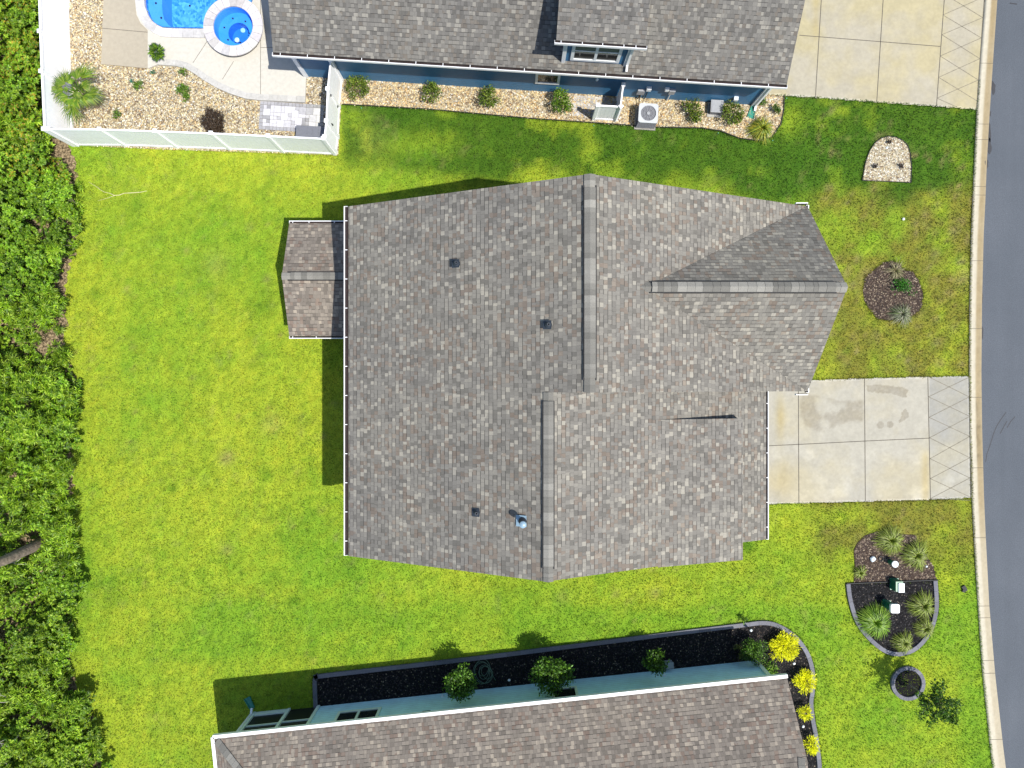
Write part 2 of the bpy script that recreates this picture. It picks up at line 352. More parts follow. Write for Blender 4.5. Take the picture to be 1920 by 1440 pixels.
FOOT = [[(640, 145), (634, 291), (139, 271), (128, -400), (1420, -400), (1411, 198)],
        [(735, 462), (1395, 462), (1395, 731), (1300, 731), (1300, 965), (735, 965)], [(590, 455), (735, 455), (735, 630), (590, 630)],
        [(477, 1340), (1414, 1241), (1500, 1600), (500, 1700)]]
# ------------------------------------------------------------------ lawn (ground sheet out to the horizon)
WR = random.Random(77)
WEEDS = tuple((WR.uniform(170, 1800), WR.uniform(300, 1250), WR.uniform(2.5, 6), WR.uniform(.25, .75)) for _ in range(70))
BARE = tuple((WR.uniform(200, 620), WR.uniform(400, 1150), WR.uniform(3, 8), WR.uniform(.25, .6)) for _ in range(22)) + tuple((WR.uniform(1500, 1815), WR.uniform(350, 700), WR.uniform(3, 9), WR.uniform(.4, .8)) for _ in range(60))
def lawn_color(px, py):
    n1 = fbm(px, py, 150, 3); n2 = fbm(px, py, 42, 9); n3 = fbm(px, py, 12, 21, 3)
    yel = np.array([.280, .345, .026]); grn = np.array([.160, .285, .020]); drk = np.array([.042, .108, .009]); olv = np.array([.175, .170, .028]); brn = np.array([.235, .19, .085])
    t = np.clip((n1 - .5) * 1.9 + (n2 - .5) * .8 + .40, 0, 1)
    # mowing bands
    st = .5 + .5 * np.sin((px + 8 * np.sin(py / 90.)) * 2 * np.pi / 47.); t0 = .10 * ss(.35, .65, st) * ss(340, 420, py) * (1 - ss(600, 640, px))
    st2 = .5 + .5 * np.sin((py + .02 * px) * 2 * np.pi / 47.); t0 = t0 + .10 * ss(.35, .65, st2) * ss(1060, 1100, py)
    band = ss(1118, 1150, py) * (1 - ss(1200, 1250, py)) * ss(300, 420, px) * .5 + np.exp(-((px - 495) / 16) ** 2) * .25 * ss(300, 380, py) * (1 - ss(880, 950, py))
    band = band + ss(1780, 1825, px) * ss(950, 1010, py) * .55
    band = band + ss(1000, 1100, py) * (1 - ss(450, 900, px)) * .12
    t = np.clip(t + band + t0, 0, 1)[..., None]
    c = yel * (1 - t) + grn * t
    fr = (ss(1480, 1560, px) * ss(300, 370, py) * (1 - ss(1000, 1120, py)) * np.clip((n2 - .22) * 3.0, 0, 1) * .92)[..., None]
    c = c * (1 - fr) + olv * fr
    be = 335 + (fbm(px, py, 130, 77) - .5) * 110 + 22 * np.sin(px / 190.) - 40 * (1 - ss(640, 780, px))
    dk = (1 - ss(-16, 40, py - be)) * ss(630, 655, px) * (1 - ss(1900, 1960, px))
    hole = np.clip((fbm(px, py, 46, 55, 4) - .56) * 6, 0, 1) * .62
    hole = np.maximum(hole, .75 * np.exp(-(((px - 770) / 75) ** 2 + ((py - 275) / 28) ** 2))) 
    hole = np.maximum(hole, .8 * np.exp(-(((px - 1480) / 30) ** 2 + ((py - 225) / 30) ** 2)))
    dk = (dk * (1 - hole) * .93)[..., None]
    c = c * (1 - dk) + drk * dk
    # worn and brown spots
    b = np.clip((n3 - .58) * 5, 0, 1) * np.clip((n2 - .45) * 3, 0, 1) * (.38 + .55 * ss(1480, 1600, px) * (1 - ss(700, 1300, py)))
    for (x, y, r, a) in ((425, 858, 14, .6), (425, 1030, 12, .4), (510, 795, 20, .35), (1228, 1112, 10, .5), (1806, 520, 16, .7), (405, 495, 25, .25), (1762, 680, 9, .5), (1055, 1120, 14, .25), (700, 262, 30, .2)) + BARE:
        b = np.maximum(b, a * np.exp(-((px - x) ** 2 + (py - y) ** 2) / r ** 2) * (.5 + n3))
    b = np.clip(b, 0, 1)[..., None]; c = c * (1 - b) + brn * b
    g = 0 * px
    for (x, y, r, a) in ((1402, 1022, 15, 1.0), (1395, 1030, 9, .8), (322, 915, 9, .9), (552, 1126, 11, .7), (500, 890, 12, .6), (180, 552, 14, .6), (255, 385, 16, .5), (375, 510, 14, .45), (490, 575, 20, .5), (660, 1065, 22, .3), (215, 1110, 26, .35), (950, 1100, 40, .3)) + WEEDS:
        g = np.maximum(g, a * np.exp(-((px - x) ** 2 + (py - y) ** 2) / r ** 2))
    g = g[..., None]; c = c * (1 - g) + np.array([.07, .17, .010]) * g
    f4 = fbm(px, py, 7, 61, 2) - .5; f5 = vnoise(px, py, 2.6, 88) - .5
    c = c * (1 + f4 * .30 + f5 * .42)[..., None] * np.stack([1 + f4 * .25, 1 + 0 * f4, 1 + 0 * f4], -1)
    return np.clip(c, 0, 1)
def POLYS_NOGRASS(): return [DRIVE, DRIVE2, BED_SIDE, YARD, BED_ARCH, BED_MR, BED_BR, BED_BK, BED_LONG] + FOOT
SPA = (445.2, 59.2)
POOL = [(270, -200), (270, 0), (271.4, 12), (276.5, 26), (284, 38), (295.4, 47), (306, 52), (322, 53), (384, 54)]
POOL_HOLE = POOL + [(SPA[0] + 46 * math.cos(a), SPA[1] + 46 * math.sin(a)) for a in [math.pi - k * math.pi * 1.35 / 12 for k in range(13)]] + [(500, -60), (505, -200), (480, -320), (380, -345), (300, -320)]
xs = np.concatenate([[-1e4, -4500, -2000, -900, -400, -250], np.arange(-130, 2060, 8.), [2100, 2300, 2700, 3500, 6000, 11000]])
ys = np.concatenate([[-1e4, -4500, -2000, -900, -500, -300], np.arange(-140, 1580, 8.), [1620, 1750, 2100, 3000, 6000, 11000]])
PX, PY = np.meshgrid(xs, ys); nx, ny = len(xs), len(ys)
zz = (fbm(PX, PY, 60, 5) - .5) * .03; zz[(PX < -130) | (PX > 2050) | (PY < -140) | (PY > 1570)] = -.01
zz = np.minimum(zz, .004) - .004
V = np.stack([(PX - 960) * M, (720 - PY) * M, zz], -1).reshape(-1, 3)
idx = np.arange(nx * ny).reshape(ny, nx); F = np.stack([idx[1:, :-1], idx[1:, 1:], idx[:-1, 1:], idx[:-1, :-1]], -1).reshape(-1, 4)
fx = (PX[:-1, :-1] + PX[1:, 1:]).ravel() / 2; fy = (PY[:-1, :-1] + PY[1:, 1:]).ravel() / 2
keep = ~(inside(fx, fy, offset(POOL_HOLE, -3, True)) | inside(fx, fy, POOL_HOLE)); keep |= (fy < -340)
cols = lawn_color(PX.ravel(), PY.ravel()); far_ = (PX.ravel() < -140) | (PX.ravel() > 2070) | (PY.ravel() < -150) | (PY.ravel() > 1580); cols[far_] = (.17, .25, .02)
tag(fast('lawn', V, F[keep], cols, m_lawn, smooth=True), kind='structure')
# grass blades, standing on the part of the lawn one can see
N = 330000
gx = RS.uniform(110, 1870, N); gy = RS.uniform(150, 1445, N)
# thicker fringe along hard edges
edges = [DRIVE, DRIVE2[:6], BED_SIDE[:13], [(kx(KERB_G, y) + .6, y) for y in range(150, 1450, 30)], EDGE_LONG, BED_ARCH, BED_MR, BED_BK[1:], [(139, 272), (634, 292)]]
ex, ey = [], []
for pl in edges:
    for (a, b) in zip(pl[:-1], pl[1:]):
        L = math.hypot(b[0] - a[0], b[1] - a[1]); k = int(L * 3); t = RS.rand(k)
        ex.append(a[0] + (b[0] - a[0]) * t + RS.normal(0, 1.5, k)); ey.append(a[1] + (b[1] - a[1]) * t + RS.normal(0, 1.5, k))
gx = np.concatenate([gx] + ex); gy = np.concatenate([gy] + ey)
ok = gx < np.interp(gy, KERB_Y, KERB_G) + 2.2
for pl in POLYS_NOGRASS(): ok &= ~(inside(gx, gy, pl) & (edge_dist(gx, gy, pl) > .8))
ok &= ~(inside(gx, gy, THICK) & (edge_dist(gx, gy, THICK) > 6 + 9 * (fbm(gx, gy, 14, 71) - .4)))
gx, gy = gx[ok], gy[ok]; N = len(gx)
def blades(gx, gy, lo=.05, hi=.11, wd=.015, lean=.9):
    N = len(gx); a = RS.uniform(0, 2 * np.pi, N); L = RS.uniform(lo, hi, N); le = RS.uniform(.3, lean, N)
    x = (gx - 960) * M; y = (720 - gy) * M; dx, dy = np.cos(a), np.sin(a); wv = wd * RS.uniform(.7, 1.4, N)
    z0 = np.full(N, -.008)
    p0 = np.stack([x - dy * wv, y + dx * wv, z0], -1); p1 = np.stack([x + dy * wv, y - dx * wv, z0], -1)
    p2 = np.stack([x + dx * L * le, y + dy * L * le, z0 + L * np.sqrt(1 - np.minimum(le, .95) ** 2) + .01], -1)
    V = np.stack([p0, p1, p2], 1).reshape(-1, 3); F = np.arange(3 * N).reshape(-1, 3); return V, F
V, F = blades(gx, gy)
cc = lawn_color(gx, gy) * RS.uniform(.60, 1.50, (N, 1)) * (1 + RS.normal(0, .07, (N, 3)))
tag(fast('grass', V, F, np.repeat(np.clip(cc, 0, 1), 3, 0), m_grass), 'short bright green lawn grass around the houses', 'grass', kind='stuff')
# ------------------------------------------------------------------ painted-grid slabs (stains live in the concrete itself)
def slab_grid(name, poly, z, colfn, mat, step=2.0, thick=.06, extra=None):
    xs_ = [p[0] for p in poly]; ys_ = [p[1] for p in poly]
    X, Y = np.meshgrid(np.arange(min(xs_), max(xs_) + step, step), np.arange(min(ys_), max(ys_) + step, step))
    k = (H - z) / H * M
    V = np.stack([(X - 960) * k, (720 - Y) * k, np.full(X.shape, z)], -1).reshape(-1, 3); ny_, nx_ = X.shape
    idx = np.arange(X.size).reshape(ny_, nx_); F = np.stack([idx[1:, :-1], idx[1:, 1:], idx[:-1, 1:], idx[:-1, :-1]], -1).reshape(-1, 4)
    fx = (X[:-1, :-1] + X[1:, 1:]).ravel() / 2; fy = (Y[:-1, :-1] + Y[1:, 1:]).ravel() / 2
    kp = inside(fx, fy, poly)
    c = colfn(X.ravel(), Y.ravel())
    return tag(fast(name, V, F[kp], c, mat), kind='structure')
def conc_col(px, py, seed=0, base=(.345, .308, .215), grey=(.330, .308, .250)):
    n = fbm(px, py, 60, seed); n2 = fbm(px, py, 14, seed + 5); b = np.array(base); g = np.array(grey)
    t = np.clip((n - .5) * 3 + .5, 0, 1)[..., None]; c = b * (1 - t) + g * t
    return c * (1 + (n2 - .5) * .22)[..., None]
def drive_col(px, py):
    c = conc_col(px, py, 31)
    n = fbm(px, py, 10, 8) - .5; n4 = fbm(px, py, 4, 3) - .5
    wx = px + n * 14; wy = py + n * 10
    st = [(1503, 738), (1530, 741), (1545, 748), (1575, 752), (1620, 750), (1621, 790), (1590, 792), (1570, 797), (1545, 807), (1530, 806), (1512, 800), (1501, 775)]
    hole = [(1530, 744), (1545, 748), (1556, 753), (1587, 756), (1586, 764), (1560, 775), (1536, 778), (1532, 766)]
    h2 = (px - 1546) ** 2 + (py - 795) ** 2 < 100
    s = sum((inside(wx + ox, wy + oy, st) & ~inside(wx + ox, wy + oy, hole) & ~((px + ox - 1546) ** 2 + (py + oy - 795) ** 2 < 100)).astype(float) for ox, oy in ((0, 0), (3, 1), (-3, 1), (1, -3), (-1, 3), (2, 2), (-2, -2))) / 7
    st2 = [(1625, 722), (1690, 724), (1701, 730), (1700, 745), (1685, 741), (1640, 737), (1626, 733)]
    st3 = [(1700, 765), (1704, 775), (1698, 790), (1688, 794), (1684, 788), (1692, 775)]
    s2 = inside(wx, wy, st2) | inside(wx, wy, st3) | ((px - 1651) ** 2 + (py - 797) ** 2 < 46) | ((px - 1669) ** 2 + (py - 796) ** 2 < 40)
    dk = (s * .26 + s2 * .28)[..., None] * (1 + n4[..., None])
    c = c * (1 - dk * np.array([.8, .88, 1.0]))
    top = ss(705, 716, py) ; edge = (np.abs(edge_dist(px, py, DRIVE)) < 3.0)
    c = np.where(edge[..., None], c * np.array([1.18, 1.2, 1.28]), c)
    br = np.exp(-((px - 1463) / 9) ** 2 - ((py - 785) / 45) ** 2) + np.exp(-((px - 1735) / 8) ** 2) * ss(830, 860, py) * .8 + np.exp(-((px - 1465) / 25) ** 2 - ((py - 900) / 30) ** 2) * .6
    c = c * (1 - br[..., None] * np.array([.04, .13, .38]))
    lt = np.clip((fbm(px, py, 22, 91) - .52) * 4, 0, 1) * ss(830, 845, py)
    c = c * (1 + lt[..., None] * .16)
    c = c * np.where(px[..., None] > 1742, np.array([.90, .93, 1.0]) * (1 - .10 * (1 - ss(800, 860, py)))[..., None], 1.0)
    return c
def drive2_col(px, py):
    c = conc_col(px, py, 57, (.350, .303, .180), (.333, .300, .225))
    edge = edge_dist(px, py, DRIVE2[:6], False) < 3.2
    c = np.where(edge[..., None], c * np.array([1.22, 1.25, 1.35]), c)
    b = np.exp(-((px - 1530) / 7) ** 2) * (1 - ss(40, 90, py)) * .7
    return c * (1 - b[..., None] * np.array([.05, .12, .35]))
slab_grid('driveway', DRIVE, .02, drive_col, m_conc, 1.5)
slab_grid('driveway', DRIVE2, .02, drive2_col, m_conc, 2.0)
def lines(name, segs, z, wid, mat):
    b = MB()
    for (x0, y0, x1, y1) in segs: b.strip(P(x0, y0, z), P(x1, y1, z), wid, z, 0)
    return tag(b.build(name, mat), kind='structure')
lines('driveway_joints', [(1497, 714, 1498, 943), (1621, 710, 1622.6, 940), (1739.8, 707, 1744.7, 936.5), (1816.8, 706, 1820, 933), (1437, 836, 1497.4, 833.3), (1497.4, 833.3, 1622, 827), (1622, 827, 1743, 821.5)], .025, .028, m_joint)
lines('driveway_joints', [(1540, 0, 1529, 182), (1656, -150, 1656, 0), (1656, 0, 1644, 191), (1770.6, 0, 1756, 199), (1845.5, 0, 1831, 205), (1499, 66, 1763, 87), (1541, -150, 1540, 0), (1771, -150, 1770.6, 0)], .025, .028, m_joint)
seg = []; ln = [744, 782.5, 820.9, 860, 897.5, 934.7]; lx = [1741, 1742, 1743, 1744, 1744.5, 1745]; rn = [707, 744, 781, 818.5, 858.5, 896.5, 932]
for i in range(6):
    seg.append((lx[i], ln[i], 1818, rn[i]))
    seg.append((lx[i], ln[i], 1819, rn[i + 2] if i < 5 else 946 - 8))
ln2 = [-50, -11, 28, 65, 105, 145, 184]; lx2 = [1774, 1771, 1768, 1766, 1763, 1760, 1757]; rn2 = [-85, -45, -6, 33, 71, 110, 150, 189]
for i in range(7):
    xr = lambda y: 1845 - y * .07
    seg.append((lx2[i], ln2[i], xr(rn2[i]), rn2[i])); seg.append((lx2[i], ln2[i], xr(rn2[min(i + 2, 7)]), rn2[i + 2])) if i < 6 else None
seg.append((1757, 184, 1795, 201)); seg.append((1740, 706, 1817, rn[1]))
lines('scored_joints', seg, .024, .022, m_jointl)
# ------------------------------------------------------------------ road and kerb
b = MB(); pts = [(kx(KERB_R, y) - 2, y) for y in list(range(-1500, 3000, 60))]
for (x0, y0), (x1, y1) in zip(pts[:-1], pts[1:]):
    if y0 < -400: x0 = kx(KERB_R, -400) + (-400 - y0) * .14
    if y1 < -400: x1 = kx(KERB_R, -400) + (-400 - y1) * .14
    if y0 > 2000: x0 = kx(KERB_R, 2000) + (y0 - 2000) * .25
    if y1 > 2000: x1 = kx(KERB_R, 2000) + (y1 - 2000) * .25
    b.poly([G(x0, y0, .004), G(x1, y1, .004), G(x1 + 300, y1, .004), G(x0 + 300, y0, .004)])
tag(b.build('road', m_asph), kind='structure')
b = MB()
blobs = [[(1856, 0), (1858, 152)], ]
for cx, cy, w_, h_ in ((1863, 165, 4, 13), (1857, 213, 2, 5), (1856.5, 250, 2, 16), (1855, 275, 4.5, 14), (1850.5, 308, 3, 9), (1843, 625, 1.2, 14), (1842.5, 560, 1, 10)):
    pp = [(cx + w_ * (1 + .4 * rnd.uniform(-1, 1)) * math.cos(t * .524), cy + h_ * (1 + .3 * rnd.uniform(-1, 1)) * math.sin(t * .524)) for t in range(12)]
    b.prism(W(pp, .03), .0, .012, 0)
for path in ([(1886, 773), (1876, 787), (1868, 800), (1862, 815), (1856, 835), (1850, 852), (1848, 866)], [(1888, 789), (1882, 800), (1875, 813)], [(1903, 781), (1895, 790), (1888, 802)]):
    for (a, c) in zip(path[:-1], path[1:]): b.strip(G(*a), G(*c), .03, .008)
b.strip(G(1893, 6), G(1907, 8), .05, .008)
tag(b.build('tar_marks', m_tar), kind='structure')
# kerb profile swept along the road
prof = [(0, -.02, 'a'), (0.0, .022, 'a'), (.25, .030, 'a'), (.46, .028, 'a'), (.56, .02, 'b'), (.62, .014, 'b'), (.80, .010, 'b'), (1.0, .014, 'c')]
KY = np.arange(-400, 2001, 6.); g_ = np.interp(KY, KERB_Y, KERB_G); r_ = np.interp(KY, KERB_Y, KERB_R)
rows = []; ccs = []
for f, z, k in prof:
    x = g_ + (r_ - g_) * f; k0 = (H - z) / H * M; rows.append(np.stack([(x - 960) * k0, (720 - KY) * k0, np.full(len(KY), z)], -1))
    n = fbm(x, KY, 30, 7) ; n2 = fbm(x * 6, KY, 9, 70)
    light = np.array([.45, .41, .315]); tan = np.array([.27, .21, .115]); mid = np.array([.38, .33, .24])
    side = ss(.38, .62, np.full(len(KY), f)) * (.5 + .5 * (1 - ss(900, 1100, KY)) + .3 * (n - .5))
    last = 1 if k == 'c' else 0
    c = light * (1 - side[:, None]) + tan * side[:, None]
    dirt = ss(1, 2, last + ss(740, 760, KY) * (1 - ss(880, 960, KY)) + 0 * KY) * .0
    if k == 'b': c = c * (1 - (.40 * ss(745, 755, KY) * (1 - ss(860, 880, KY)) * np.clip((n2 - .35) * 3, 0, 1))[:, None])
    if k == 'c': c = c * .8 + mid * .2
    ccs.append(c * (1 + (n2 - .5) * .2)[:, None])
V = np.stack(rows, 1).reshape(-1, 3); npf = len(prof); idx = np.arange(len(KY) * npf).reshape(len(KY), npf)
F = np.stack([idx[1:, :-1], idx[1:, 1:], idx[:-1, 1:], idx[:-1, :-1]], -1).reshape(-1, 4)
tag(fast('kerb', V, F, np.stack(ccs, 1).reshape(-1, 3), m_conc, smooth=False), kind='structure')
b = MB()
for y in (-110, 0, 119, 233, 262, 350, 366, 489, 616, 745, 877, 1008, 1136, 1158, 1238, 1262, 1386, 1500):
    g0, r0 = kx(KERB_G, y), kx(KERB_R, y)
    for (fa, za, _), (fb, zb, _) in zip(prof[1:-1], prof[2:]):
        a = G(g0 + (r0 - g0) * fa, y, za + .004); c = G(g0 + (r0 - g0) * fb, y, zb + .004); b.beam(a, c, .016, .002)
tag(b.build('kerb_joints', m_joint), kind='structure')
# ------------------------------------------------------------------ beds
def sheet(name, poly, z, mat, holes=()):
    b = MB(); b.prism(W(poly, z), -.03, z, 0, holes=holes); return tag(b.build(name, mat), kind='structure')
sheet('gravel_bed', YARD, .012, m_gravel, [W(POOL_HOLE)]); sheet('gravel_bed', BED_SIDE[:-1], .022, m_gravel); sheet('gravel_bed', BED_ARCH, .02, m_gravel)
sheet('mulch_bed', BED_MR, .015, m_mbrown); sheet('mulch_bed', BED_BR, .02, m_mbrown); sheet('mulch_bed', BED_BK, .03, m_mblack)
sheet('mulch_bed', BED_LONG, .02, m_mblack)
RING = (1703.4, 1282)
sheet('mulch_bed', [(RING[0] + 27 * math.cos(t * math.pi / 14), RING[1] + 27 * math.sin(t * math.pi / 14)) for t in range(28)], .02, m_mblack)
RJ = random.Random(21)
LIT = [(-260, -400), (126, -400)] + [(float(np.interp(y, [p[1] for p in THICK[1:29]], [p[0] for p in THICK[1:29]])) - 7 + RJ.uniform(-5, 5), y + RJ.uniform(-1, 1)) for y in range(200, 1560, 5)] + [(-260, 1600)]
sheet('leaf_litter', LIT, .006, m_litter)
def scatter(poly, dens, excl=()):
    xs_ = [p[0] for p in poly]; ys_ = [p[1] for p in poly]; x0, x1 = max(min(xs_), -60), min(max(xs_), 1980); y0, y1 = max(min(ys_), -40), min(max(ys_), 1480)
    n = int((x1 - x0) * (y1 - y0) * M * M * dens); x = RS.uniform(x0, x1, n); y = RS.uniform(y0, y1, n); k = inside(x, y, poly)
    for e in excl: k &= ~inside(x, y, e)
    return x[k], y[k]
OCT_V = np.array([(1, 0, 0), (.3, .95, 0), (-.9, .45, 0), (-.75, -.65, 0), (.35, -.9, 0), (.5, .2, .8), (-.3, .5, .75), (-.2, -.5, .8)])
OCT_F = np.array([(0, 1, 5), (1, 6, 5), (1, 2, 6), (2, 3, 7), (2, 7, 6), (3, 4, 7), (4, 0, 5), (4, 5, 7), (5, 6, 7)])
def stones(name, x, y, z, size, pal, label, cat, flat=.6, mat=None):
    n = len(x); a = RS.uniform(0, 2 * np.pi, n); s = size * RS.uniform(.55, 1.35, n); el = RS.uniform(.6, 1, n)
    v = OCT_V[None] * np.stack([s, s * el, s * flat * RS.uniform(.7, 1.2, n)], -1)[:, None, :]
    ca, sa = np.cos(a)[:, None], np.sin(a)[:, None]
    X = v[..., 0] * ca - v[..., 1] * sa; Y = v[..., 0] * sa + v[..., 1] * ca
    V = np.stack([X + ((x - 960) * M)[:, None], Y + ((720 - y) * M)[:, None], v[..., 2] + z], -1).reshape(-1, 3)
    k = len(OCT_V); F = (OCT_F[None] + (np.arange(n) * k)[:, None, None]).reshape(-1, 3)
    pal = np.array(pal); c = pal[RS.randint(0, len(pal), n)] * RS.uniform(.75, 1.2, (n, 1))
    return tag(fast(name, V, F, np.repeat(np.clip(c, 0, .9), k, 0), mat or m_peb), label, cat, kind='stuff')
PEB = [(.58, .47, .27), (.66, .57, .38), (.48, .36, .18), (.76, .72, .60), (.34, .25, .14), (.52, .46, .34), (.72, .60, .34), (.26, .19, .13), (.42, .39, .33), (.62, .42, .20)]
DECKP = [(277, 57), (277, 128), (294, 121), (329, 123.5), (348, 128.5), (366, 139), (383, 151), (405, 164), (430, 175), (461, 185), (488, 188), (572, 192), (574, 141), (583, -360), (253, -360), (253, 0), (256, 28), (264, 44)]
SLABP = [(194, -360), (194, 0), (189.5, 120), (277, 128), (277, 57), (264, 44), (256, 28), (253, 0), (253, -360)]
PAVP = [(488, 188), (613, 196), (611, 246), (487, 246)]
x, y = scatter(YARD, 260, [DECKP, SLABP, PAVP]); x2, y2 = scatter(BED_SIDE[:-1], 300, [FOOT[0]])
PEBS = np.array([[p[0] * 1.0, p[1] * .93, p[2] * .82] for p in PEB])
PEB = [(p[0] * .76, p[1] * .76, p[2] * .70) for p in PEB]; PEBS = PEBS * np.array([.80, .80, .76])
stones('pebbles', x, y, .012, .034, PEB, 'pale tan river pebbles covering the fenced pool yard', 'pebbles')
ok = ~inside(x2, y2, [(640, -100), (640, 145), (1411, 198), (1420, -100)]); stones('pebbles', x2[ok], y2[ok], .022, .036, PEBS, 'golden tan river pebbles in the bed along the blue house wall', 'pebbles')
x, y = scatter(BED_ARCH, 420); stones('pebbles', x, y, .02, .025, [(.46, .42, .32), (.33, .30, .20), (.60, .58, .50), (.20, .18, .13), (.40, .34, .19)], 'fine pale pebbles in the arch shaped lawn bed', 'pebbles')
x, y = scatter(BED_LONG, 240, [FOOT[3]]); stones('black_mulch', x, y, .02, .03, [(.010, .009, .009)] * 7 + [(.035, .028, .025)] * 4 + [(.06, .04, .03)] + [(.16, .13, .09)], 'black wood mulch in the long bed beside the aqua house', 'mulch', .4, m_mulch)
x, y = scatter(BED_BK, 260); stones('black_mulch', x, y, .03, .03, [(.008, .008, .009)] * 8 + [(.03, .027, .028)] * 4 + [(.12, .10, .08)], 'black wood mulch in the half round bed', 'mulch', .4, m_mulch)
for pl, lb in ((BED_MR, 'brown bark mulch in the round bed on the front lawn'), (BED_BR, 'brown bark mulch above the half round bed')):
    x, y = scatter(pl, 420); stones('bark_mulch', x, y, .02, .032, [(.03, .020, .016), (.055, .036, .028), (.09, .062, .045), (.15, .11, .08), (.02, .013, .013), (.24, .19, .13)], lb, 'mulch', .4, m_mulch)
def edging(name, path, wid, z, label, group, base=(.13, .13, .15), blk=.4):
    """row of grey edging blocks along a path (survey units)"""
    pts = [P(*p, z) for p in path]; b = MB(); acc = 0; c = tuple(k * 1.0 for k in base)
    inn = offset([(p.x, p.y) for p in pts], wid)
    for i in range(len(pts) - 1):
        acc += (pts[i + 1] - pts[i]).length
        a0, a1 = pts[i], pts[i + 1]; b0, b1 = inn[i], inn[i + 1]
        d = (a1 - a0).normalized() * .006 if acc > blk else Vector((0, 0, 0))
        q = [(a0.x, a0.y), (a1.x - d.x, a1.y - d.y), (b1[0] - d.x, b1[1] - d.y), (b0[0], b0[1])]
        b.prism(q, -.02, z, 0, col=c)
        if acc > blk: acc = 0; gq = rnd.uniform(.82, 1.18); c = tuple(k * gq for k in base)
    return tag(b.build(name, m_edgeblk), label, 'edging', group)
def densify(path, st=8):
    out = []
    for a, c in zip(path[:-1], path[1:]):
        n = max(1, int(math.hypot(c[0] - a[0], c[1] - a[1]) / st)); out += [(a[0] + (c[0] - a[0]) * k / n, a[1] + (c[1] - a[1]) * k / n) for k in range(n)]
    return out + [path[-1]]
edging('edging_blocks', densify(EDGE_LONG), -.17, .09, 'grey block edging round the long black mulch bed by the aqua house', None)
edging('edging_blocks', densify(spline(BED_BK[1:] + [BED_BK[0]], 3), 6), -.17, .09, 'grey block edging round the half round black mulch bed', None)
edging('edging_blocks', [(RING[0] + 32 * math.cos(-t * math.pi / 20), RING[1] + 32 * math.sin(-t * math.pi / 20)) for t in range(41)], .15, .10, 'ring of grey blocks around the young tree', None, blk=.22)
b = MB(); pl = densify(BED_SIDE[:13], 12)
for a, c in zip(pl[:-1], pl[1:]): b.beam(G(*a, .03), G(*c, .03), .022, .09)
tag(b.build('lawn_edging', m_black), 'thin black plastic edging between gravel bed and dark lawn', 'edging')
b = MB(); pl = BED_ARCH + [BED_ARCH[0]]
for a, c in zip(pl[:-1], pl[1:]): b.beam(G(*a, .02), G(*c, .02), .022, .06)
tag(b.build('lawn_edging', m_black), 'thin black edging round the arch shaped pebble bed', 'edging')
b = MB(); b.beam(P(1587, 1094, .04), P(1758, 1087, .04), .035, .10); tag(b.build('lawn_edging', m_black), 'straight black edging strip between brown and black mulch', 'edging')
# ------------------------------------------------------------------ leafy things
def leaves(n, cen, rad, size, pal, shell=.45, asp=.42, clumps=0, up=.5, seed=None, bent=True, flatz=1.0, aim=False):
    """n leaf rhombi spread through an uneven ellipsoid; returns V,F,cols"""
    rs = RS if seed is None else np.random.RandomState(seed)
    d = rs.normal(size=(n, 3)); d /= np.linalg.norm(d, axis=1)[:, None]
    if clumps:
        cd = rs.normal(size=(clumps, 3)); cd /= np.linalg.norm(cd, axis=1)[:, None]; cd[:, 2] = np.abs(cd[:, 2]) * .9
        cr = rs.uniform(.45, .85, clumps); ci = rs.randint(0, clumps, n); lr = rs.uniform(.25, .45, clumps)[ci]
        p = cd[ci] * cr[ci][:, None] + d * (lr * rs.uniform(.3, 1, n) ** .5)[:, None]; tone = rs.uniform(.75, 1.25, clumps)[ci]
    else:
        r = rs.uniform(shell, 1, n) ** .6; p = d * r[:, None]; p *= (1 + .25 * np.sin(3 * d[:, :1] * 2 + 1.7 * cen[0]) * np.cos(4 * d[:, 1:2])); tone = np.ones(n)
    c = np.array(cen); rad = np.array(rad)
    pos = c + p * rad
    ax = rs.normal(size=(n, 3)); 
    if aim: ax = p * 1.2 + rs.normal(size=(n, 3)) * .45
    ax /= np.linalg.norm(ax, axis=1)[:, None]
    nrm = np.array([0, 0, up]) + d * .5 + rs.normal(size=(n, 3)) * .45
    sd = np.cross(ax, nrm); sd /= np.linalg.norm(sd, axis=1)[:, None] + 1e-6
    s = size * rs.uniform(.6, 1.3, n)[:, None]
    v0 = pos; v1 = pos + ax * s * .5 + sd * s * asp * .5; v2 = pos + ax * s; v3 = pos + ax * s * .5 - sd * s * asp * .5
    V = np.stack([v0, v1, v2, v3], 1).reshape(-1, 3); V[:, 2] = np.maximum(V[:, 2], .01); F = np.arange(4 * n).reshape(-1, 4)
    pal = np.array(pal); col = pal[rs.randint(0, len(pal), n)] * (rs.uniform(.75, 1.25, n) * tone)[:, None]
    return V, F, np.repeat(np.clip(col, 0, 1), 4, 0)
def shift(V, o): return V - np.array(o)[None]
GRN = [(.07, .15, .010), (.10, .21, .012), (.14, .26, .018), (.04, .095, .008), (.19, .30, .03)]
LIME = [(.14, .26, .02), (.10, .22, .015), (.20, .30, .04), (.06, .13, .01)]
DKG = [(.035, .085, .008), (.055, .13, .010), (.028, .065, .008), (.085, .18, .014), (.13, .26, .02)]
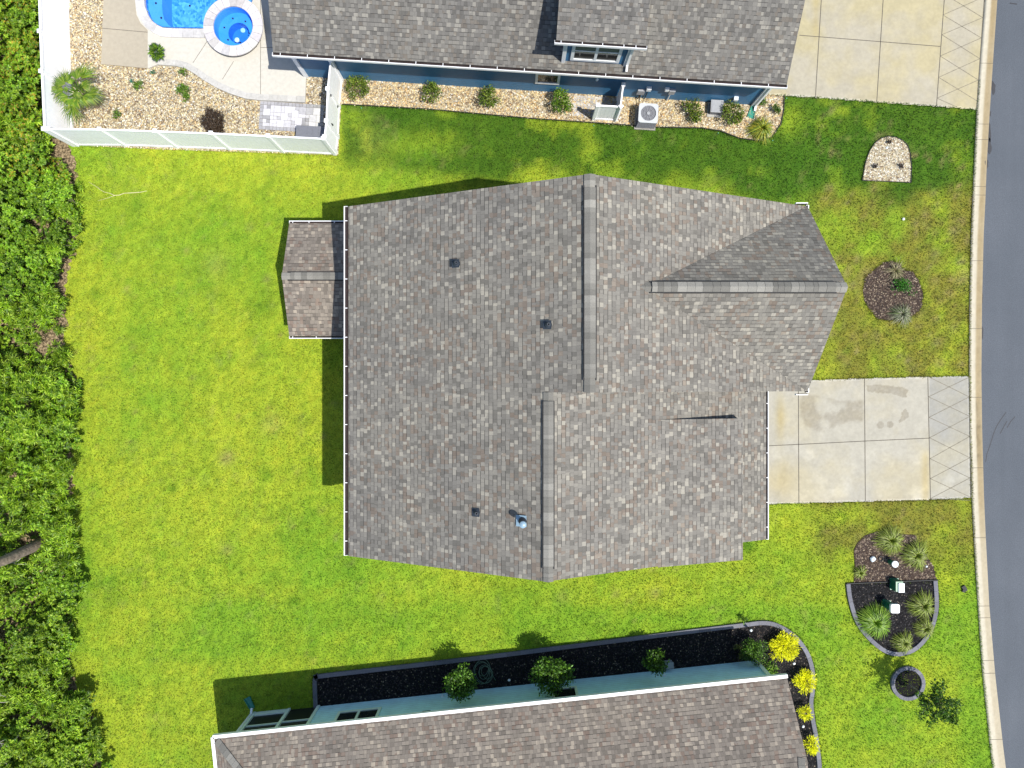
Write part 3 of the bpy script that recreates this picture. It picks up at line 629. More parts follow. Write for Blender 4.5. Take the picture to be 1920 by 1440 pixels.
def shrub(sx, sy, r_px, h, pal, label, n=900, size=.09, cat='shrub', group=None, name='shrub', asp=.42, clumps=14, z0=.05, stem=True, flat=1.0, aim=False):
    zc = z0 + h * .5; k = (H - zc) / H; r = r_px * M * k; base = P(sx, sy, zc); base.z = 0
    e = empty(name, base, label, cat, group)
    V, F, c = leaves(n, (0, 0, zc), (r, r * flat, h * .55), size, pal, clumps=clumps, asp=asp, aim=aim); fast('foliage', V, F, c, m_leaf, e)
    b = MB()
    for i in range(5):
        a = rnd.uniform(0, 6.28); q = r * rnd.uniform(.2, .5)
        b.tube([base + Vector((.02 * math.cos(a), .02 * math.sin(a), -.01)), base + Vector((q * math.cos(a) * .5, q * math.sin(a) * .5, zc * .6)), base + Vector((q * math.cos(a), q * math.sin(a), zc * 1.15))], [.014, .01, .005], n=5)
    b.build('stem', m_bark, e); return e
def clump(sx, sy, r_px, h, pal, label, n=260, cat='ornamental grass', group=None, name='ornamental_grass', wd=.012, up=.35, segs=4, sparse=False, sweep=None):
    """fountain of arching blades"""
    zc = h * .6; k = (H - zc) / H; r = r_px * M * k; base = P(sx, sy, zc); base.z = 0
    e = empty(name, base, label, cat, group)
    a = RS.uniform(0, 2 * np.pi, n)
    if sweep: a = RS.normal(sweep[0], sweep[1], n)
    L = r * RS.uniform(.45, 1.05, n) * (1 - .12 * np.cos(3 * a)); hh = h * RS.uniform(.5, 1.1, n) * (1 - .35 * (L / r)); w0 = wd * RS.uniform(.7, 1.3, n)
    T = np.linspace(0, 1, segs + 1); V = []; 
    px_, py_ = np.cos(a), np.sin(a); bend = RS.normal(0, .18, n)
    for t in T:
        rr = L * (t ** 1.25); zz_ = hh * np.sin(np.pi * np.minimum(.12 + t * .78, 1.0)) * (1 if t > 0 else 0) + .01
        aa = a + bend * t; wx = w0 * (1 - t) ** .7 + .0015
        cx, cy = rr * np.cos(aa) + .03 * px_, rr * np.sin(aa) + .03 * py_
        V.append(np.stack([cx - np.sin(aa) * wx, cy + np.cos(aa) * wx, zz_], -1)); V.append(np.stack([cx + np.sin(aa) * wx, cy - np.cos(aa) * wx, zz_], -1))
    V = np.stack(V, 1).reshape(-1, 3); m = 2 * (segs + 1); base_i = (np.arange(n) * m)[:, None, None]
    f = np.array([(2 * i, 2 * i + 1, 2 * i + 3, 2 * i + 2) for i in range(segs)])[None] + base_i
    pal_ = np.array(pal); col = pal_[RS.randint(0, len(pal_), n)] * RS.uniform(.7, 1.3, (n, 1))
    fast('blades', V, f.reshape(-1, 4), np.repeat(np.clip(col, 0, 1), m, 0), m_leaf, e)
    b = MB(); b.lathe(base + Vector((0, 0, -.005)), [(.09, 0), (.08, .04), (.03, .08)], n=10, col=(.12, .10, .05)); b.build('crown_base', m_mulch, e)
    return e
# ------------------------------------------------------------------ houses: helpers
def roofface(b, pts, eave, mat=0, th=.045, off=(0, 0)):
    pts = [Vector(p) for p in pts]; n = (pts[1] - pts[0]).cross(pts[2] - pts[0]).normalized()
    if n.z < 0: pts = pts[::-1]; n = -n
    e = Vector(eave).normalized(); up = n.cross(e)
    if up.z < 0: up = -up
    uv = [(p.dot(e) + off[0], p.dot(up) + off[1]) for p in pts]
    b.poly(pts, mat, uv=uv); lo = [p - Vector((0, 0, th)) for p in pts]; b.poly(lo[::-1], mat, uv=uv[::-1])
    for i in range(len(pts)):
        j = (i + 1) % len(pts); b.poly([lo[i], lo[j], pts[j], pts[i]], mat, uv=[uv[i], uv[j], uv[j], uv[i]])
def under(b, pts, th0=.05, th1=.17, inset=.03, mat=0):
    pts = [Vector(p) for p in pts]; c = sum(pts, Vector()) / len(pts)
    q = [p + (c - p).normalized() * inset for p in pts]; up = [p - Vector((0, 0, th0)) for p in q]; lo = [p - Vector((0, 0, th1)) for p in q]
    b.poly(up, mat); b.poly(lo[::-1], mat)
    for i in range(len(q)):
        j = (i + 1) % len(q); b.poly([lo[i], lo[j], up[j], up[i]], mat)
def gutter(parent, a, c, out, straps=(), wid=.13, name='gutter', covered=False):
    """open trough from a to c (top of back edge), opening towards 'out'"""
    a = Vector(a); c = Vector(c); o = Vector(out).normalized(); dz = Vector((0, 0, 1)); b = MB(); h = .11
    d = (c - a).normalized()
    def bx(p, q, w_, h_, mat=0): b.beam(p, q, w_, h_, mat)
    bx(a + o * .004 - dz * (h / 2 + .02), c + o * .004 - dz * (h / 2 + .02), .006, h - .03, 1)
    bx(a + o * (wid - .012) - dz * h / 2, c + o * (wid - .012) - dz * h / 2, .026, h + .01)
    bx(a + o * wid / 2 - dz * (h - .004), c + o * wid / 2 - dz * (h - .004), wid - .02, .008)
    bx(a + o * (wid / 2) - dz * (h - .03), c + o * (wid / 2) - dz * (h - .03), wid - .035, .03, 1)
    for p, s_ in ((a, 1), (c, -1)): bx(p + o * .005 - dz * h / 2 + d * .004 * s_, p + o * wid - dz * h / 2 + d * .004 * s_, .010, h)
    if covered: bx(a + o * wid * .45 + dz * .012, c + o * wid * .45 + dz * .012, wid * 1.05, .012)
    g = b.build(name, [m_white, m_gutin], parent)
    for t in straps:
        p = a + (c - a) * t; sb = MB(); sb.beam(p + o * .012 - dz * .0, p + o * (wid - .02) - dz * .0, .022, .004); sb.build('strap', m_white, g)
    return g
def window(parent, w0, e, n, s0, s1, z0, z1, cols=1, trim=None, tw=.10, name='window', rail=True):
    """w0: wall base point, e: along wall, n: outward"""
    trim = trim or m_trim; w0 = Vector(w0); e = Vector(e).normalized(); n = Vector(n).normalized(); Z = Vector((0, 0, 1))
    def q(s, z, d): return w0 + e * s + Z * z + n * d
    b = MB()
    b.beam(q(s0 - tw / 2, z0 - tw, .02), q(s0 - tw / 2, z1 + tw, .02), .05, tw); b.beam(q(s1 + tw / 2, z0 - tw, .02), q(s1 + tw / 2, z1 + tw, .02), .05, tw)
    b.v = []; b.f = []; b.m = []; b.uv = []; b.c = []
    def bar(sa, sb, za, zb, d0, d1):
        p = [q(sa, za, d0), q(sb, za, d0), q(sb, za, d1), q(sa, za, d1), q(sa, zb, d0), q(sb, zb, d0), q(sb, zb, d1), q(sa, zb, d1)]
        for f in ((0, 1, 2, 3), (7, 6, 5, 4), (0, 4, 5, 1), (1, 5, 6, 2), (2, 6, 7, 3), (3, 7, 4, 0)): b.poly([p[i] for i in f])
    bar(s0 - tw, s0, z0 - tw, z1 + tw, .0, .045); bar(s1, s1 + tw, z0 - tw, z1 + tw, .0, .045)
    bar(s0, s1, z0 - tw, z0, .0, .047); bar(s0, s1, z1, z1 + tw, .0, .047)
    for i in range(1, cols):
        s = s0 + (s1 - s0) * i / cols; bar(s - .05, s + .05, z0, z1, .0, .04)
    if rail: bar(s0, s1, (z0 + z1) / 2 - .025, (z0 + z1) / 2 + .025, .0, .035)
    fr = b.build(name, trim, parent)
    g = MB(); zm = (z0 + z1) / 2
    g.poly([q(s0, z0, .012), q(s1, z0, .012), q(s1, zm, .012), q(s0, zm, .012)], 0); g.poly([q(s0, zm, .014), q(s1, zm, .014), q(s1, z1, .014), q(s0, z1, .014)], 1)
    g.build('pane', [m_glass, m_blind], fr); return fr
def wall_hit(sx, sy, w0, n):
    """where the sight line of a survey pixel meets the vertical wall plane through w0 with normal n"""
    f = Vector(((sx - 960) * M / H, (720 - sy) * M / H, -1.0)); o = Vector((0, 0, H)); n = Vector((n[0], n[1], 0)); t = (Vector(w0) - o).dot(n) / f.dot(n); return o + f * t
def capstrip(parent, a, b_, wid=.30, rise=.0, z=.035, vent=True, name='ridge_cap', ends=(0, 0), slope=.45):
    """ridge cap shingles from a to b_; vented part stands on black baffles"""
    a = Vector(a); b_ = Vector(b_); d = (b_ - a).normalized(); L = (b_ - a).length; sd = Vector((-d.y, d.x, 0)); m = MB(); x = 0
    Z = Vector((0, 0, 1))
    while x < L - 1e-3:
        x1 = min(L, x + rnd.uniform(.13, .30)); g = rnd.choice([.15, .17, .19, .21, .17, .25, .28]) * rnd.uniform(.93, 1.07); g = .160 + (g - .19) * .75; col = (g * 1.0, g * .955, g * .84)
        inv = ends[0] <= x and x1 <= L - ends[1]; zz_ = z if not inv or not vent else z + .045
        p0, p1 = a + d * x, a + d * x1; dr = wid / 2 * slope * .9
        if vent and inv: dr *= .75
        q = [p0 + Z * (zz_ + .01), p1 + Z * zz_, p1 + sd * wid / 2 + Z * (zz_ - dr), p0 + sd * wid / 2 + Z * (zz_ - dr + .01), p0 - sd * wid / 2 + Z * (zz_ - dr + .01), p1 - sd * wid / 2 + Z * (zz_ - dr)]
        m.poly([q[0], q[3], q[2], q[1]], col=col); m.poly([q[0], q[1], q[5], q[4]], col=col)
        for (i, j) in ((3, 2), (5, 4)): m.poly([q[i], q[i] - Z * .012, q[j] - Z * .012, q[j]], col=col)
        m.poly([q[4], q[0], q[3], q[3] - Z * .012, q[4] - Z * .012], col=col)
        x = x1
    o = m.build(name, m_cap, parent)
    if vent:
        k = MB(); s0, s1 = a + d * ends[0], a + d * (L - ends[1])
        for s_ in (-1, 1):
            c0 = s0 + sd * s_ * (wid / 2 + .012); c1 = s1 + sd * s_ * (wid / 2 + .012); zb = z - wid / 2 * slope
            k.beam(c0 + Z * (zb + .012), c1 + Z * (zb + .012), .042, .034)
        k.build('ridge_vent', m_black, o)
    return o
def boot(parent, px, py, zroof, slope_dir, slope, label=None, big=False):
    """plumbing vent with rubber boot on a roof plane"""
    c = P(px, py, zroof); b = MB(); sz = .34 if big else .26
    sx = Vector((1, 0, slope * slope_dir)).normalized(); sy = Vector((0, 1, 0)); n = sx.cross(sy).normalized()
    if n.z < 0: n = -n
    o = c + n * .006; p = [o - sx * sz * .62 - sy * sz / 2, o + sx * sz * .38 - sy * sz / 2, o + sx * sz * .38 + sy * sz / 2, o - sx * sz * .62 + sy * sz / 2]
    b.poly(p); b.poly([k + n * .008 for k in p])
    for i in range(4): b.poly([p[i], p[(i + 1) % 4], p[(i + 1) % 4] + n * .008, p[i] + n * .008])
    fl = b.build('vent_flashing', m_metal if big else m_navy, parent)
    v = MB()
    if big:
        v.lathe(c - Vector((0, 0, .04)), [(.13, 0), (.12, .10), (.075, .20), (.07, .52)], 0, 16); v.lathe(c + Vector((0, 0, .46)), [(.10, 0), (.105, .03), (.10, .10), (.05, .13), (.0, .14)], 1, 16)
        v.build('flue_pipe', [m_navy, m_metal], parent)
    else:
        v.lathe(c - Vector((0, 0, .04)), [(.115, 0), (.10, .07), (.05, .12), (.045, .22), (.05, .24), (.028, .24), (.026, .16), (.0, .16)], 0, 14); v.build('vent_pipe', m_navy, parent)
# ------------------------------------------------------------------ the grey roofed house in the middle
hc = G(1060, 720); house = empty('house', hc, 'large house with broad speckled grey shingle roof in the middle of the lawn', 'house')
ZE, ZA, ZB = 5.5, 9.09, 8.55; yT, yS, yB = 450.5, 731, 981
rf = MB(); us = MB()
A_L = [G(712, yT, ZE), G(712, yS, ZE), G(1060, yS, ZA), G(1060, yT, ZA)]
A_F = [G(1060, yT, ZA), G(1060, yS, ZA), G(1407, yS, ZE + .01), G(1407, yT, ZE + .01)]
B_L = [G(712, yS, ZE), G(712, yB, ZE), G(1008, yB, ZB), G(1008, yS, ZB)]
def zB(x): return ZB - (x - 1008) * .01031
B_F = [G(1008, yS, ZB), G(1354, yS, zB(1354)), G(1354, 961, zB(1354)), G(1302, 961, zB(1302)), G(1302, 980, zB(1302)), G(1008, 980, ZB)]
for f in (A_L, A_F, B_L): roofface(rf, f, (0, 1, 0)); us and under(us, f)
roofface(rf, B_F, (0, 1, 0)); under(us, [B_F[0], B_F[1], B_F[2], G(1008, 961, ZB)]); under(us, [G(1008, 950, ZB), G(1302, 950, zB(1302)), B_F[4], B_F[5]])
# shallower kick of the roof over the end room
zC = lambda x: zB(1168) - (x - 1168) * (zB(1168) - 5.98) / (1302 - 1168)
ckick = MB(); C_ = [G(1168, 771, zC(1168) + .003), G(1303, 771, zC(1303)), G(1303, 981.5, zC(1303)), G(1168, 981.5, zC(1168) + .003)]
roofface(ckick, C_, (0, 1, 0), 0, .03)
ckick.poly([G(1175, 772, zB(1175) - .02), G(1302, 772, zB(1302) - .02), G(1302, 772, zC(1302) - .02), G(1175, 772, zC(1175) - .02)], 1)
ckick.poly([G(1175, 980, zB(1175) - .1), G(1302, 980, zB(1302) - .1), G(1302, 980, zC(1302) - .02), G(1175, 980, zC(1175) - .02)], 1)
ckick.poly([G(1301.5, 772, zB(1302) - .1), G(1301.5, 980, zB(1302) - .1), G(1301.5, 980, zC(1302) - .02), G(1301.5, 772, zC(1302) - .02)], 1)
gx0 = 1138
g1 = [G(gx0, 590.5, 8.29), G(1408, 590.5, 8.29), G(1408, yT, ZE + .02)]; g2 = [G(gx0, 590.5, 8.29), G(1408, yS, ZE + .02), G(1408, 590.5, 8.29)]
gr = MB(); roofface(gr, g1, (1, 0, 0), th=.03); roofface(gr, g2, (1, 0, 0), th=.03)
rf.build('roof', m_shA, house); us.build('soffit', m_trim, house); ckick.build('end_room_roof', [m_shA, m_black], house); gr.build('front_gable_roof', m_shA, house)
wl = MB(); wp = [G(735, 464), G(1392, 464), G(1392, 722), G(1296, 722), G(1296, 962), G(735, 962)]
wl.prism([(p.x, p.y) for p in wp], 0, 4.98, 0)
wl.prism([(p.x, p.y) for p in (G(735, 464), G(1380, 464), G(1380, 722), G(735, 722))], 4.9, 5.40, 0); wl.prism([(p.x, p.y) for p in (G(735, 700), G(1290, 722), G(1290, 962), G(735, 962))], 4.9, 5.35, 0)
for (xa, xr, xb, yy, zr, zl, zr2) in ((735, 1060, 1385, 466, ZA - .2, 5.3, 5.3), (735, 1008, 1290, 960, ZB - .2, 5.3, 5.3)):
    wl.poly([G(xa, yy, 5.3), G(xb, yy, 5.3), G(xr, yy, zr)])
wl.poly([G(1390, 470, 5.35), G(1390, 715, 5.35), G(1390, 590, 8.0)]); wl.poly([G(1008, 731, ZB - .05), G(1385, 731, 4.9), G(1385, 731, 5.6), G(1060, 731, ZA - .05)])
wl.build('wall', m_blue, house)
capstrip(house, G(1060, yT, ZA), G(1060, yS, ZA), .33, ends=(.32, .35)); capstrip(house, G(1008, yS, ZB), G(1008, yB, ZB), .30, ends=(.26, .38))
capstrip(house, G(1124, 590.5, 8.33), G(1408, 590.5, 8.29), .30, ends=(.45, .30), slope=.8)
def gl(a, c, out, n, **k): return gutter(house, a, c, out, [(i + .5) / n for i in range(n)], **k)
gl(G(711, yT, ZE + .02), G(711, yB - 1, ZE + .02), (-1, 0, 0), 12, wid=.13)
gl(G(1354, yS, zB(1354)), G(1354, 961, zB(1354)), (1, 0, 0), 6, wid=.09)
for (yy, s_) in ((yT, 1), (yS, -1)):
    gutter(house, G(1406, yy - 2 * s_, ZE), G(1406, yy + 10 * s_, ZE), (1, 0, 0), (), .10)
    gutter(house, G(1391, yy - 3.5 * s_, ZE), G(1409, yy - 3.5 * s_, ZE), (0, .8 * s_ * .6, 0), (), .05)
boot(house, 856, 494, 7.45, 1, .458); boot(house, 1028, 609, 8.68, 1, .458); boot(house, 894, 961, 7.58, 1, .458); boot(house, 980, 977, 8.25, 1, .458, big=True)
# small rear porch
pr = MB(); pe = 2.6; pz = 3.45
for yy in (446, 638): roofface(pr, [G(580, yy, pe), G(736, yy, pe), G(736, 542, pz), G(580, 542, pz)], (1, 0, 0), off=(3, 1))
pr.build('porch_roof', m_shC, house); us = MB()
for yy in (446, 638): under(us, [G(580, yy, pe), G(734, yy, pe), G(734, 542, pz), G(580, 542, pz)])
us.build('porch_soffit', m_trim, house)
capstrip(house, G(580, 542, pz), G(735, 542, pz), .27, ends=(.22, 0), slope=.38)
gutter(house, G(580, 446, pe + .01), G(734, 446, pe + .01), (0, 1, 0), [.04, .22, .5, .8], .10); gutter(house, G(580, 638, pe + .01), G(734, 638, pe + .01), (0, -1, 0), [.04, .3, .6, .85], .10)
pw = MB(); pw.prism([(p.x, p.y) for p in (G(592, 456), G(734, 456), G(734, 628), G(592, 628))], 0, 2.52, 0); pw.poly([G(592, 456, 2.5), G(592, 628, 2.5), G(592, 542, 3.2)][::-1]); pw.build('porch_wall', m_blue, house)
for yy, nn in ((628, (0, -1, 0)),): window(house, G(592, yy), (1, 0, 0), nn, .6, 2.4, .6, 2.1, 2)
window(house, G(592, 628), (0, 1, 0), (-1, 0, 0), .9, 3.0, .6, 2.1, 2)
for s_ in (1.2, 4.6, 7.8): window(house, G(735, 962), (1, 0, 0), (0, -1, 0), s_, s_ + .9, 3.3, 4.6, 1)
for s_ in (1.2, 7.2): window(house, G(735, 962), (0, 1, 0), (-1, 0, 0), s_, s_ + 1.5, 3.3, 4.6, 2)
# ------------------------------------------------------------------ blue house at the top
th = math.atan(.0634); O = Vector((557, 160.6)); E2 = Vector((math.cos(th), math.sin(th))); N2 = Vector((math.sin(th), -math.cos(th)))
def BH(s, d, z): q = O + E2 * s + N2 * d; return G(q.x, q.y, z)
eB = (BH(1, 0, 0) - BH(0, 0, 0)).normalized(); nB = -(BH(0, 1, 0) - BH(0, 0, 0)).normalized()
bl = empty('house', BH(430, -250, 0) * 0 + BH(430, 260, 0), 'blue sided house with dormer window at the top edge beside the pool yard', 'house')
L = 868; sl_ = .5 * M; zr = 2.9 + 270 * sl_
b = MB(); roofface(b, [BH(0, 0, 2.9), BH(L, 0, 2.9), BH(L, 270, zr), BH(0, 270, zr)], eB, off=(5, .05)); roofface(b, [BH(0, 540, 2.9), BH(L, 540, 2.9), BH(L, 270, zr), BH(0, 270, zr)], eB)
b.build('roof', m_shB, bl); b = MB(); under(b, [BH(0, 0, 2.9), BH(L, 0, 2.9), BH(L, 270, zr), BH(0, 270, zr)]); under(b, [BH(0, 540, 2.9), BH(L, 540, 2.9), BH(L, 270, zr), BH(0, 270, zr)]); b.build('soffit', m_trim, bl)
WS0, WS1, WD = 17.5, L - 13, 17.8
b = MB(); b.prism([(BH(s, d, 0).x, BH(s, d, 0).y) for s, d in ((WS0, WD), (WS1, WD), (WS1, 522), (WS0, 522))], 0, 2.92, 0)
for s_ in (WS0 + .3, WS1 - .3): b.poly([BH(s_, WD, 2.9), BH(s_, 522, 2.9), BH(s_, 270, zr - .15)])
b.build('wall', m_blue, bl)
for s_, w_ in ((WS0, .14), (WS1, .12)):
    c = BH(s_, WD, 0); b = MB(); b.box(c + Vector((0, 0, 1.42)), .16, .16, 2.84, rz=-th); b.build('corner_board', m_trim, bl)
gutter(bl, BH(-1, 0, 2.92), BH(L + 1, 0, 2.92), nB, [(i + .3) / 19 for i in range(19)], .14)
# dormer
b = MB(); d0 = 13.5; s0 = 487.5; s1 = 594.5; zd = 2.9 + d0 * sl_
ze = 4.9; sld = .17 * M
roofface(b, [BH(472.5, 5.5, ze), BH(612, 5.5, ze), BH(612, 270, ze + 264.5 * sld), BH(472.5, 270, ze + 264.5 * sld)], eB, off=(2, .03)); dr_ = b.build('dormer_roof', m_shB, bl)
b = MB(); under(b, [BH(472.5, 5.5, ze), BH(612, 5.5, ze), BH(612, 270, ze + 264.5 * sld), BH(472.5, 270, ze + 264.5 * sld)]); b.build('dormer_soffit', m_trim, bl)
b = MB(); b.poly([BH(s0, d0, zd - .1), BH(s1, d0, zd - .1), BH(s1, d0, 4.85), BH(s0, d0, 4.85)])
for s_ in (s0, s1): b.poly([BH(s_, d0, zd - .1), BH(s_, 265, zr - .1), BH(s_, 265, ze + 260 * sld - .06), BH(s_, d0, 4.85)])
b.build('dormer_wall', m_blue, bl)
for s_ in (s0 + 1.5, s1 - 1.5):
    c = BH(s_, d0, 0); b = MB(); b.box(c + Vector((0, 0, (zd + 4.82) / 2)), .14, .12, 4.82 - zd + .1, rz=-th); b.build('corner_board', m_trim, bl)
gutter(bl, BH(470, 5.5, ze + .02), BH(614, 5.5, ze + .02), nB, [.07, .3, .52, .75, .88], .12)
wc = (s1 - s0) * M
window(bl, BH(s0, d0, 0), eB, nB, .40, wc - .42, 3.32, 4.52, 2, tw=.12)
b = MB(); c = BH(s1 + 1, d0 - 3, 0); b.beam(c + Vector((0, 0, 4.8)), c + Vector((0, 0, zd + .15)), .07, .09); b.beam(c + Vector((0, 0, zd + .15)), c + nB * .22 + Vector((0, 0, zd + .06)), .07, .07); b.build('downspout', m_white, bl)
W0 = BH(WS0, WD, 0)
def wsz(sx, sy): h = wall_hit(sx, sy, W0, nB); return (h - W0).dot(eB), h.z
(sa, za), (sb, zb) = wsz(1008, 153), wsz(1047, 137)
window(bl, W0, eB, nB, sa, sb, max(za, .9), 2.35, 1, tw=.10)
window(bl, W0, eB, nB, 1.2, 2.0, 1.2, 2.3, 1) if False else None
def wallbox(sx, sy, w_, h_, d_, mat, nm, par=bl, conduit=0):
    h = wall_hit(sx, sy, W0, nB); b = MB(); b.box(h + nB * (d_ / 2 + .004), w_, d_, h_, rz=-th); o = b.build(nm, mat, par)
    if conduit: c = MB(); c.tube([h + nB * .05 - Vector((0, 0, h_ / 2)), Vector((h.x, h.y, 0)) + nB * .05], .022); c.build('conduit', conduit, o)
    return o
wallbox(1202, 170, .30, .36, .10, m_grey, 'meter_box', conduit=m_black); wallbox(1217, 164, .18, .20, .12, m_trim, 'junction_box', conduit=m_black)
wallbox(1251, 165, .16, .16, .12, m_trim, 'junction_box'); wallbox(1260, 169, .24, .30, .12, m_grey, 'meter_box', conduit=m_trim)
wallbox(1380, 182, .17, .14, .14, m_trim, 'hose_bib_cover', conduit=m_black)
h = wall_hit(1120, 143, W0, nB); b = MB(); b.box(h + nB * .02, .12, .04, .12, rz=-th); b.lathe(h + nB * .12 - Vector((0, 0, .08)), [(.05, 0), (.06, .06), (.03, .14), (.0, .15)], 0, 10); b.build('wall_lamp', m_pale, bl)
b = MB(); c = BH(WS1 + 3, WD - 4, 0); b.beam(c + Vector((0, 0, 2.8)), c + Vector((0, 0, .18)), .08, .08); b.beam(c + Vector((0, 0, .18)), c + nB * .18 + Vector((0, 0, .08)), .08, .08); b.build('downspout', m_white, bl)
# ------------------------------------------------------------------ aqua house at the bottom
th3 = -math.atan(.106); O3 = Vector((458, 1317)); E3 = Vector((math.cos(th3), math.sin(th3))); N3 = Vector((-math.sin(th3), math.cos(th3)))
def LH(s, d, z): q = O3 + E3 * s + N3 * d; return G(q.x, q.y, z)
eL = (LH(1, 0, 0) - LH(0, 0, 0)).normalized(); nL = -(LH(0, 1, 0) - LH(0, 0, 0)).normalized()
lh = empty('house', LH(450, 250, 0), 'pale aqua house with brown grey shingle roof at the bottom edge', 'house')
L3 = 971; k3 = .5 * M; sB = 740; rB = 112; dA = 520
b = MB()
roofface(b, [LH(0, 0, 2.9), LH(sB, 0, 2.9), LH(sB, 260, 2.9 + 260 * k3), LH(260, 260, 2.9 + 260 * k3)], eL, off=(1, .04))
roofface(b, [LH(0, 0, 2.9), LH(260, 260, 2.9 + 260 * k3), LH(0, dA, 2.9)], nL, off=(.3, .02))
roofface(b, [LH(0, dA, 2.9), LH(260, 260, 2.9 + 260 * k3), LH(sB, 260, 2.9 + 260 * k3), LH(sB, dA, 2.9)], eL)
roofface(b, [LH(sB, 0, 2.9), LH(L3, 0, 2.9), LH(L3 - 1, rB, 2.9 + rB * k3), LH(L3 - 42, 260, 2.9 + 260 * k3), LH(sB, 260, 2.9 + 260 * k3)], eL, off=(1, .04))
roofface(b, [LH(sB, dA, 2.9), LH(L3, dA, 2.9), LH(L3 - 42, 260, 2.9 + 260 * k3), LH(sB, 260, 2.9 + 260 * k3)], eL)
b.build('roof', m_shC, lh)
b = MB(); under(b, [LH(0, 0, 2.9), LH(L3, 0, 2.9), LH(L3, rB, 2.9 + rB * k3), LH(150, rB, 2.9 + rB * k3)]); b.build('soffit', m_trim, lh)
b = MB(); WA, WB_, WDL = 18, L3 - 11, 22
b.prism([(LH(s, d, 0).x, LH(s, d, 0).y) for s, d in ((139, WDL), (WB_, WDL), (WB_, 500), (WA, 500), (WA, 190), (139, 190))], 0, 2.78, 0)
b.poly([LH(L3 - 45, WDL, 2.75), LH(L3 - 45, 500, 2.75), LH(L3 - 45, 260, 2.75 + 255 * k3)]); b.build('wall', m_aqua, lh)
capstrip(lh, LH(L3 - 9, rB - 6, 2.905 + (rB - 6) * k3), LH(L3 - 48, 258, 2.905 + 258 * k3), .30, vent=False, name='rake_cap', slope=.05, z=.012)
hp = MB(); 
capstrip(lh, LH(4, 4, 2.94), LH(260, 260, 2.94 + 256 * k3), .30, vent=False, name='hip_cap', slope=.30)
gutter(lh, LH(-2, 0, 2.92), LH(L3 + 1, 0, 2.92), nL, (), .12, covered=True); gutter(lh, LH(0, -2, 2.92), LH(0, dA, 2.92), -eL, (), .12, covered=True)
c = LH(WB_, WDL, 0); b = MB(); b.box(c + Vector((0, 0, 1.38)), .15, .15, 2.76, rz=-th3); b.build('corner_board', m_trimg, lh)
WL0 = LH(WA, WDL, 0)
def lsz(sx, sy): h = wall_hit(sx, sy, WL0, nL); return (h - WL0).dot(eL), h.z
# screened porch: posts, rails, dark mesh screens
sP = (105 - WA) * M * 1.0; z_top = 2.7
def bar(s0_, s1_, z0_, z1_, dep=.10, off=.0):
    c = WL0 + eL * (s0_ + s1_) / 2 + nL * off + Vector((0, 0, (z0_ + z1_) / 2)); q = MB(); q.box(c, s1_ - s0_, dep, z1_ - z0_, rz=-th3); return q
LP = (105 - WA) * M + .28
x1_ = lsz(536, 1340)[0]; x2_ = lsz(597, 1326)[0]
for s_ in (0.0, x1_, x2_): bar(s_ - .06, s_ + .06, 0, 2.75, .13).build('porch_post', m_trimg, lh)
bar(.06, x1_ - .06, 0, .28, .08).build('porch_rail', m_trimg, lh)
for zz_ in (1.15,): bar(.06, x1_ - .06, zz_, zz_ + .06, .08).build('porch_rail', m_trimg, lh); bar(x1_ + .06, x2_ - .06, zz_ - .05, zz_, .08).build('porch_rail', m_trimg, lh)
bar(.06, x1_ - .06, .28, 2.75, .01, -.02).build('screen', m_screen, lh); bar(x1_ + .06, x2_ - .06, 0, 2.75, .01, -.02).build('screen', m_screen, lh)
q = MB(); c0 = WL0; 
for zz_ in (.1, 1.2, 2.6): q.beam(c0 + Vector((0, 0, zz_)), LH(WA, 190, zz_), .08, .10)
q.build('porch_rail', m_trimg, lh); q = MB(); q.beam(c0 - nL * .1 + Vector((0, 0, 1.35)), LH(WA, 189, 1.35), .01, 2.6); q.build('screen', m_screen, lh)
for (xa, ya), (xb, yb), nc in (((630, 1355), (709, 1330), 2), ((1041, 1305), (1076, 1290), 1)):
    sa_ = lsz(xa, ya)[0]; sb_ = lsz(xb, yb)[0]
    zs_ = lsz(672, 1332)[1] if nc == 2 else lsz(1062, 1289.5)[1]
    window(lh, WL0, eL, nL, sa_ - .02, sb_ + .02, zs_ + .11, 2.45, nc, trim=m_trimg, tw=.11)
s_, z_ = lsz(799, 1336); bar(s_ - .16, s_ + .16, z_ - .12, z_ + .12, .02, .012).build('wall_vent', [m_black], lh)
for sx_, sy_ in ((830, 1307), (1246, 1268)):
    h = wall_hit(sx_, sy_, WL0, nL); b = MB(); b.tube([h, h + nL * .10], .018); b.box(h + nL * .02, .14, .03, .05, rz=-th3); b.lathe(h + nL * .10 - Vector((0, 0, .03)), [(.03, 0), (.03, .07)], n=8); b.build('hose_bib', m_pale, lh)
h = wall_hit(1255, 1258, WL0, nL)
b = MB(); b.beam(WL0 - eL * .08 + nL * .06 + Vector((0, 0, 2.75)), WL0 - eL * .08 + nL * .06 + Vector((0, 0, .2)), .08, .08); b.beam(WL0 - eL * .08 + nL * .06 + Vector((0, 0, .2)), WL0 - eL * .08 + nL * .25 + Vector((0, 0, .08)), .08, .08); b.build('downspout', m_white, lh)
